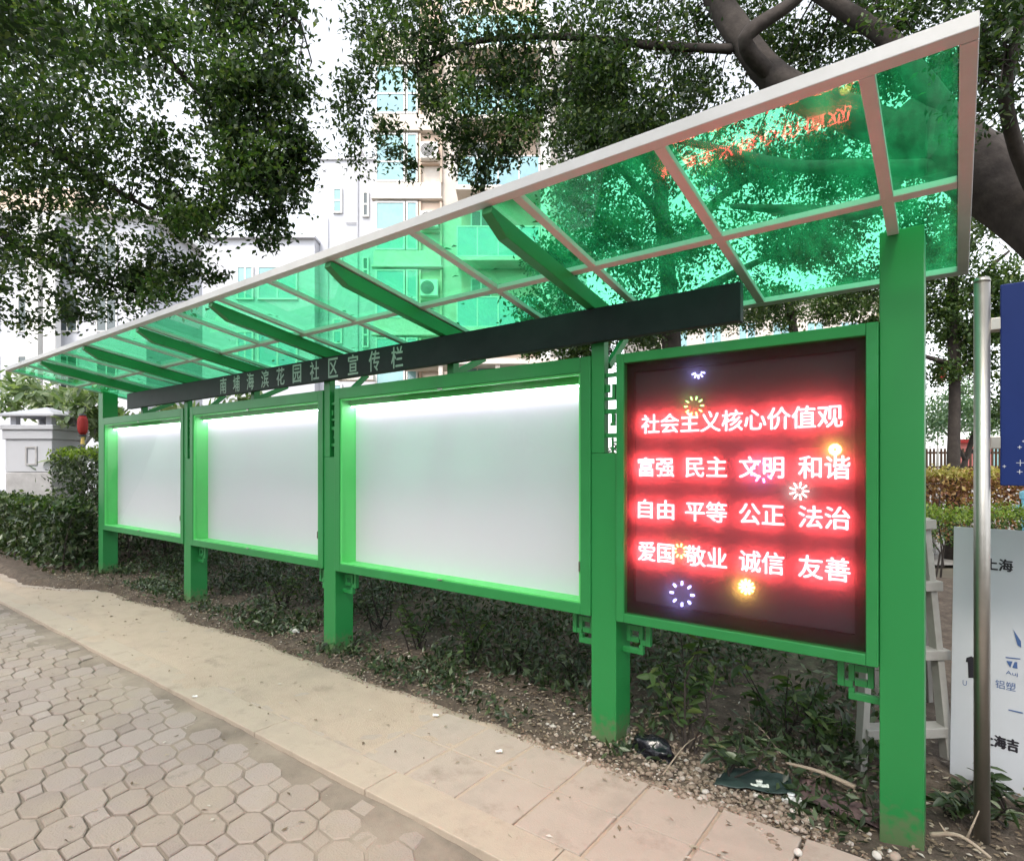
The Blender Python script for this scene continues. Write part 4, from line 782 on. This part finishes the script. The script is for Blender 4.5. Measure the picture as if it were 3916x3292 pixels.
# ladder
ld = empty('ladder', gz(3450, 2900), 'weathered white step ladder standing behind the right green post', 'ladder'); LD = 3.02
def lp(px, py, dd=0.): return at(px, py, LD + dd)
for a_, c_ in (((3290, 2945), (3345, 1900)), ((3622, 2900), (3530, 1980))):
    b = MB(); b.bar(lp(*a_), lp(*c_, .22), .035, .06, up=FWD); b2 = b; add(b2.build('rail', LADM, None, .003), ld)
for (xl, xr, yy) in ((3330, 3585, 2243), (3312, 3614, 2503), (3300, 3604, 2796), (3340, 3560, 2010)):
    k = (2945 - yy) / 1045 * .22; b = MB(); b.bar(lp(xl, yy, k), lp(xr, yy - 8, k), .09, .052, up=UP); add(b.build('step', LADM, None, .004), ld)
for a_, c_ in (((3345, 2880), (3352, 1905)), ((3560, 2800), (3520, 1985))):
    b = MB(); b.bar(lp(*a_, .75), lp(*c_, .24), .03, .03, up=FWD); add(b.build('rear_leg', LADM, None, .003), ld)
q0, q1 = gz(3545, 2780), gz(3700, 2800); b = MB(); b.bar((q0 + q1) / 2 + FWD * .45 + UP * -.1, (q0 + q1) / 2 + FWD * .65 + UP * .83, .42, .02, up=FWD)
tag(b.build('plywood_sheet', WOOD, None, .002), 'dark brown plywood sheet leaning behind the ladder', 'board')
p = at(3925, CY, 7.6); lb = empty('plastic_post', (p.x, p.y, 0), 'light blue plastic post on a flat foot cut by the right edge', 'post', None, YAW)
b = MB(); b.lathe((0, 0, -.1), [(.05, 0), (.05, 1.2), (.07, 1.22), (.07, 1.3), (.0, 1.33)], 14); local(b, 'stem', CYAN, lb); b = MB(); b.lathe((0, 0, zat(1945, 7.6)), [(.14, 0), (.14, .03), (.06, .05)], 16); local(b, 'foot', CYAN, lb)

# ------------------------------------------------------------------ planting and clutter on the soil
def plant(x, y, h, ns, size, m, label, name='young_shrub', spread=.25, per=16, aspect=.3):
    z = soilh(x, y); e = empty(name, (x, y, z), label, 'plant', 'young shrubs below the notice board'); b = MB(); C = []; Dr = []
    for k in range(ns):
        a = RNG.uniform(0, 2 * math.pi); l = h * RNG.uniform(.6, 1.1); tip = np.array([x + math.cos(a) * spread * RNG.uniform(.3, 1), y + math.sin(a) * spread * RNG.uniform(.3, 1), z + l])
        base = np.array([x + RNG.normal() * .03, y + RNG.normal() * .03, z - .02]); mid = (base + tip) / 2 + RNG.normal(size=3) * .03; b.tube([base, mid, tip], [.006, .005, .002], 5, 0, False)
        for q in range(per):
            t = RNG.uniform(.35, 1.02); c = base * (1 - t) ** 2 + 2 * mid * t * (1 - t) + tip * t * t; aa = RNG.uniform(0, 2 * math.pi); d = np.array([math.cos(aa), math.sin(aa), RNG.uniform(-.15, .7)]); d /= np.linalg.norm(d); C.append(c + d * size * .5); Dr.append(d)
    add(b.build('stem', BARK), e); add(leaves('foliage', np.array(C), size, m, aspect, 0, oval=True, dirs=np.array(Dr)), e); return e
def gp_(px, py): q = gz(px, py, .03); return q.x, q.y
PL = [((2640, 2830), .62, 7, .10, 'tallest leafy shrub with long leaves under the left of the LED screen'),
      ((2790, 2930), .22, 6, .09, 'low spreading weed beside the dark teal sheet'),
      ((2980, 2800), .45, 5, .09, 'thin shrub under the middle of the LED screen'),
      ((2600, 2720), .30, 5, .085, 'small rosette shrub with one yellow leaf right of the fourth post'),
      ((1980, 2560), .34, 8, .07, 'bushy low plant left of the fourth green post'),
      ((1800, 2530), .36, 9, .065, 'dense low plant below the middle of the nearest display case'),
      ((1600, 2470), .38, 9, .065, 'dense low plant below the left part of the nearest display case'),
      ((1450, 2400), .34, 8, .065, 'grey-green low plant right of the third post'),
      ((1080, 2330), .34, 8, .065, 'low plant under the second display case'),
      ((900, 2270), .30, 7, .07, 'small plant beside the second post'),
      ((3640, 3040), .20, 5, .08, 'dark weed at the foot of the leaning white signboard'),
      ((3880, 3090), .18, 5, .08, 'weed with one yellow leaf right of the steel pole'),
      ((230, 2150), .38, 7, .09, 'low weed at the dark foot of the clipped hedge'),
      ((2200, 2600), .28, 6, .065, 'small plant close behind the fourth green post'),
      ((3150, 2840), .30, 5, .085, 'weed in front of the left ladder foot')]
for k_, (q, h, ns, s, lab) in enumerate(PL): x, y = gp_(*q); plant(x, y, h * (1.25 if 2 < k_ < 10 else 1), ns, s, LEAFM if k_ in (0, 2, 3, 5, 6, 8, 14) else LEAFU, lab, per=20 if k_ > 3 else 16)
# ground cover behind: too many to count
C = []
for k in range(7000):
    x = RNG.uniform(-9.6, -.3); y = RNG.beta(1.1, 1.6) * 2.7 + 2.88
    dens = fbm(x, y, 1.5, 3, 11.) + .12 * (y - 3.2)
    if dens < (-.06 if x > -3.6 else .04): continue
    z0 = soilh(x, y); hh = .05 + .27 * max(0, min(1, (y - 2.8) / 1.0)) * RNG.uniform(.3, 1)
    for q in range(5): C.append((x + RNG.normal() * .07, y + RNG.normal() * .07, z0 + RNG.uniform(.01, 1) * hh))
tag(leaves('ground_cover', np.array(C), .062, LEAFU, .38, -.2), kind='stuff', label='dark weeds and seedlings covering the soil behind the posts', cat='ground cover')
C = []
for k in range(15000):
    x = RNG.uniform(-10.5, .9); y = 2.5 + RNG.beta(1.2, 2.4) * 2.2
    if y < soil_edge(x) - .02: continue
    C.append((x, y, soilh(x, y) + .012))
for k in range(170):
    x = RNG.uniform(-9, .0); y = RNG.uniform(1.9, 2.72); C.append((x, y, max(sandh(x, y), 0) + .008))
for k in range(140):
    x = RNG.uniform(-9, -.8); y = RNG.uniform(.4, 1.8); C.append((x, y, -.012))
tag(leaves('leaf_litter', np.array(C), .030, LITTER, .45, 0, flat=.9), kind='stuff', label='dry leaves and bits scattered over the soil and pavement', cat='leaf litter')
# rubble along the edge of the soil: many small stones as one mass
def stones(pts, sizes, varr):
    V = []; Fc = []; va = []; ico = bmesh.new(); bmesh.ops.create_icosphere(ico, subdivisions=1, radius=1); iv = np.array([v.co[:] for v in ico.verts]); iff = np.array([[v.index for v in f.verts] for f in ico.faces]); ico.free()
    for p, s, t in zip(pts, sizes, varr):
        d = iv * (1 + RNG.normal(size=(len(iv), 1)) * .16) * np.array([1, RNG.uniform(.6, 1), RNG.uniform(.45, .8)]); a = RNG.uniform(0, 6.28); c_, s_ = math.cos(a), math.sin(a); d = d @ np.array([[c_, -s_, 0], [s_, c_, 0], [0, 0, 1]])
        Fc.append(iff + len(V) * len(iv)); V.append(d * s + np.array(p)); va += [t] * len(iv)
    return np.concatenate(V), np.concatenate(Fc), va
pts = []; sz = []; vr = []
for k in range(5200):
    if RNG.random() < .62: x = RNG.normal(-.75, .62); y = soil_edge(x) + abs(RNG.normal()) * .28 - .03
    else: x = RNG.uniform(-9.5, .6); y = soil_edge(x) + abs(RNG.normal()) * .22 - .02
    if not (-10 < x < .9) or y > 3.9: continue
    s = .004 + .013 * RNG.beta(1, 4) * (2.0 if x > -2 else 1); pts.append((x, y, max(soilh(x, y), sandh(x, y) if y < 3 else -9) + s * .3)); sz.append(s); vr.append(float(np.clip(RNG.beta(1.5, 2.3), 0, 1)))
for k in range(420):
    x = RNG.normal(-.62, .5); y = soil_edge(x) + abs(RNG.normal()) * .3
    if x < .8: s = .008 + .017 * RNG.beta(1, 2.5); pts.append((x, y, soilh(x, y) + s * .3)); sz.append(s); vr.append(float(RNG.beta(2, 1.8)))
V, Fc, va = stones(pts, sz, vr); o = raw_mesh('rubble', V, Fc, STONE, va, False); tag(o, kind='stuff', label='brown rubble and grit along the edge of the soil', cat='rubble')
for (px_, py_, s, lab, t) in ((3050, 3245, .022, 'large pale stone at the bottom edge left of the right post', .97), (2890, 3028, .016, 'round grey-white pebble by the dark teal sheet', .9), (3030, 3085, .017, 'round grey-white pebble in front of the white tee fitting', .9), (2250, 2898, .018, 'pale stone in front of the fourth post', .85), (2298, 2892, .020, 'pinkish stone at the near corner of the fourth post', .7), (3350, 3255, .026, 'white stone against the foot of the right post', .95), (2195, 2720, .012, 'small white pebble left of the fourth post', .97), (3650, 3060, .075, 'grey rounded rock in the weeds left of the steel pole', .45), (3420, 3262, .03, 'tan stone under the right post', .6)):
    q = gz(px_, py_, .02); z = max(soilh(q.x, q.y), -.0) + s * .3; V, Fc, va = stones([(0, 0, 0)], [s], [t]); o = raw_mesh('stone', V, Fc, STONE, va, True); o.location = (q.x, q.y, z); tag(o, lab, 'stone', 'stones picked out on the rubble')
    sm = o.modifiers.new('smooth', 'SUBSURF'); sm.levels = 1; sm.render_levels = 2
def tee(px_, py_, m, lab, rz, s):
    q = gz(px_, py_, .03); e = empty('tee_fitting', (q.x, q.y, soilh(q.x, q.y) + s * .5), lab, 'pipe fitting', 'pipe fittings on the soil', rz); e.rotation_euler = (.2, -.05, rz)
    b = MB(); b.tube([(-s * 1.5, 0, 0), (s * 1.5, 0, 0)], [s * .5] * 2, 16); b.tube([(0, 0, 0), (0, s * .3, s * 1.0)], [s * .5] * 2, 16); local(b, 'body', m, e, 0, True)
    b = MB()
    for sx in (-1, 1): b.tube([(sx * s * 1.25, 0, 0), (sx * s * 1.55, 0, 0)], [s * .6] * 2, 16)
    b.tube([(0, s * .27, s * .9), (0, s * .33, s * 1.1)], [s * .6] * 2, 16); local(b, 'collar', m, e, 0, True)
tee(2905, 2958, PVC, 'pale green white tee pipe fitting on the dark teal sheet', .45, .027); tee(3027, 3010, PVC2, 'bright white tee pipe fitting nearest the right post', .40, .028)
# black plastic bag by the fourth post, crumpled
def crumple(name, px_, py_, rx, ry, rz_h, m, lab, cat, rot=0., seed=0., sub_=4):
    q = gz(px_, py_, .03); bm = bmesh.new(); bmesh.ops.create_icosphere(bm, subdivisions=sub_, radius=1)
    for v in bm.verts:
        n_ = v.co.copy(); k = 1 + .34 * noise.noise(n_ * 1.7 + Vector((seed, 0, 0))) - .22 * abs(noise.noise(n_ * 4.1 + Vector((0, seed, 0)))); v.co = Vector((n_.x * rx, n_.y * ry, max(-.25, n_.z) * rz_h)) * k
    me = bpy.data.meshes.new(name); bm.to_mesh(me); bm.free(); me.materials.append(m); me.polygons.foreach_set('use_smooth', [True] * len(me.polygons)); o = bpy.data.objects.new(name, me); COL.objects.link(o); o.location = (q.x, q.y, soilh(q.x, q.y) + rz_h * .2); o.rotation_euler = (0, 0, rot); return tag(o, lab, cat)
crumple('plastic_bag', 2490, 2840, .15, .075, .075, BAG, 'crumpled shiny black plastic bag beside the fourth post', 'bag', -.25, 3.)
crumple('tissue', 1125, 2410, .06, .04, .03, PAPER, 'crumpled white tissue on the soil left of the third post', 'tissue', .3, 8.)
for q, lab, s in (((270, 2406), 'white paper scrap on the kerb far left', .016), ((745, 2664), 'white paper scrap on the kerb edge, nearer one', .016), ((1666, 2735), 'white paper scrap on the sand below the nearest case', .018), ((1908, 2872), 'white paper scrap on the sand left of the fourth post', .018), ((2750, 2975), 'white bone-shaped paper twist left of the teal sheet', .02)):
    p = gz(*q, .01); z_ = soilh(p.x, p.y) if p.y > 2.75 else max(sandh(p.x, p.y), 0.006)
    b = MB(); n_ = 5
    for i in range(n_):
        for j in range(4): b.v.append(((i / (n_ - 1) - .5) * 2 * s, (j / 3 - .5) * 1.1 * s, .004 + abs(RNG.normal()) * s * .35))
    for i in range(n_ - 1):
        for j in range(3): b.f.append((i * 4 + j, (i + 1) * 4 + j, (i + 1) * 4 + j + 1, i * 4 + j + 1))
    o = b.build('paper_scrap', PAPER); o.location = (p.x, p.y, z_); o.rotation_euler = (0, 0, RNG.uniform(0, 3)); sd = o.modifiers.new('thick', 'SOLIDIFY'); sd.thickness = .001; tag(o, lab, 'paper scrap', 'litter on the pavement')
def sheetmesh(name, quad, m, lab, cat, nu=16, nv=10, amp=.02, seed=0.):
    A = [gz(*q, .03) for q in quad]; b = MB()
    for i in range(nu + 1):
        for j in range(nv + 1):
            s, t = i / nu, j / nv; p = (A[0] * (1 - s) + A[1] * s) * (1 - t) + (A[3] * (1 - s) + A[2] * s) * t; e_ = .012 * noise.noise(Vector((s * 5, t * 5, seed))); p = p + Vector((e_, -e_, 0))
            b.v.append((p.x, p.y, soilh(p.x, p.y) + .012 + amp * (.5 + noise.noise(Vector((s * 3, t * 3, seed))))))
    for i in range(nu):
        for j in range(nv): k = i * (nv + 1) + j; b.f.append((k, k + nv + 1, k + nv + 2, k + 1))
    o = b.build(name, m, None, 0, True); sd = o.modifiers.new('thick', 'SOLIDIFY'); sd.thickness = .003; return tag(o, lab, cat)
sheetmesh('plastic_sheet', ((2725, 2960), (2790, 2890), (3020, 2930), (3050, 3000)), SHEET, 'dark teal plastic sheet lying on the soil under the LED screen', 'sheet', amp=.012)
sheetmesh('torn_wrapping', ((3040, 3010), (3060, 2935), (3360, 3060), (3360, 3110)), PURP, 'purplish torn wrapping on the soil left of the right post', 'wrapping', amp=.03, seed=4.)
a_, c_ = gz(3005, 2915, .06), gz(3270, 3010, .05); b = MB(); P, Rr = limb([a_, (a_ + c_) / 2 + UP * .015, c_], .006, .011, 10); b.tube(P, Rr, 8, .3); tag(b.build('wood_strip', PLANK, None, 0, True), 'pale split wood strip pointing at the right post', 'wood strip')
for (q0_, q1_, r_, lab) in (((2535, 2960), (2700, 2800), .004, 'bare twig crossing the soil in front of the low LED shrub'), ((2480, 2735), (2575, 2770), .006, 'curved dry twig beside the black bag'), ((3560, 3190), (3790, 3280), .010, 'long dry stick right of the right post'), ((2830, 2740), (2985, 2880), .004, 'arching dry stem under the LED screen'), ((590, 2170), (700, 2150), .008, 'dry stick under the first display case')):
    a_, c_ = gz(*q0_, .04), gz(*q1_, .05); m_ = (a_ + c_) / 2 + UP * .04; P, Rr = limb([a_, m_, c_], r_, r_ * .6, 10); b = MB(); b.tube(P, Rr, 6, .1)
    for k in (3, 6): d_ = Vector(RNG.normal(size=3)) * .04; d_.z = abs(d_.z); b.tube([P[k], P[k] + d_], [r_ * .5, r_ * .2], 5)
    tag(b.build('twig', PLANK, None, 0, True), lab, 'twig')
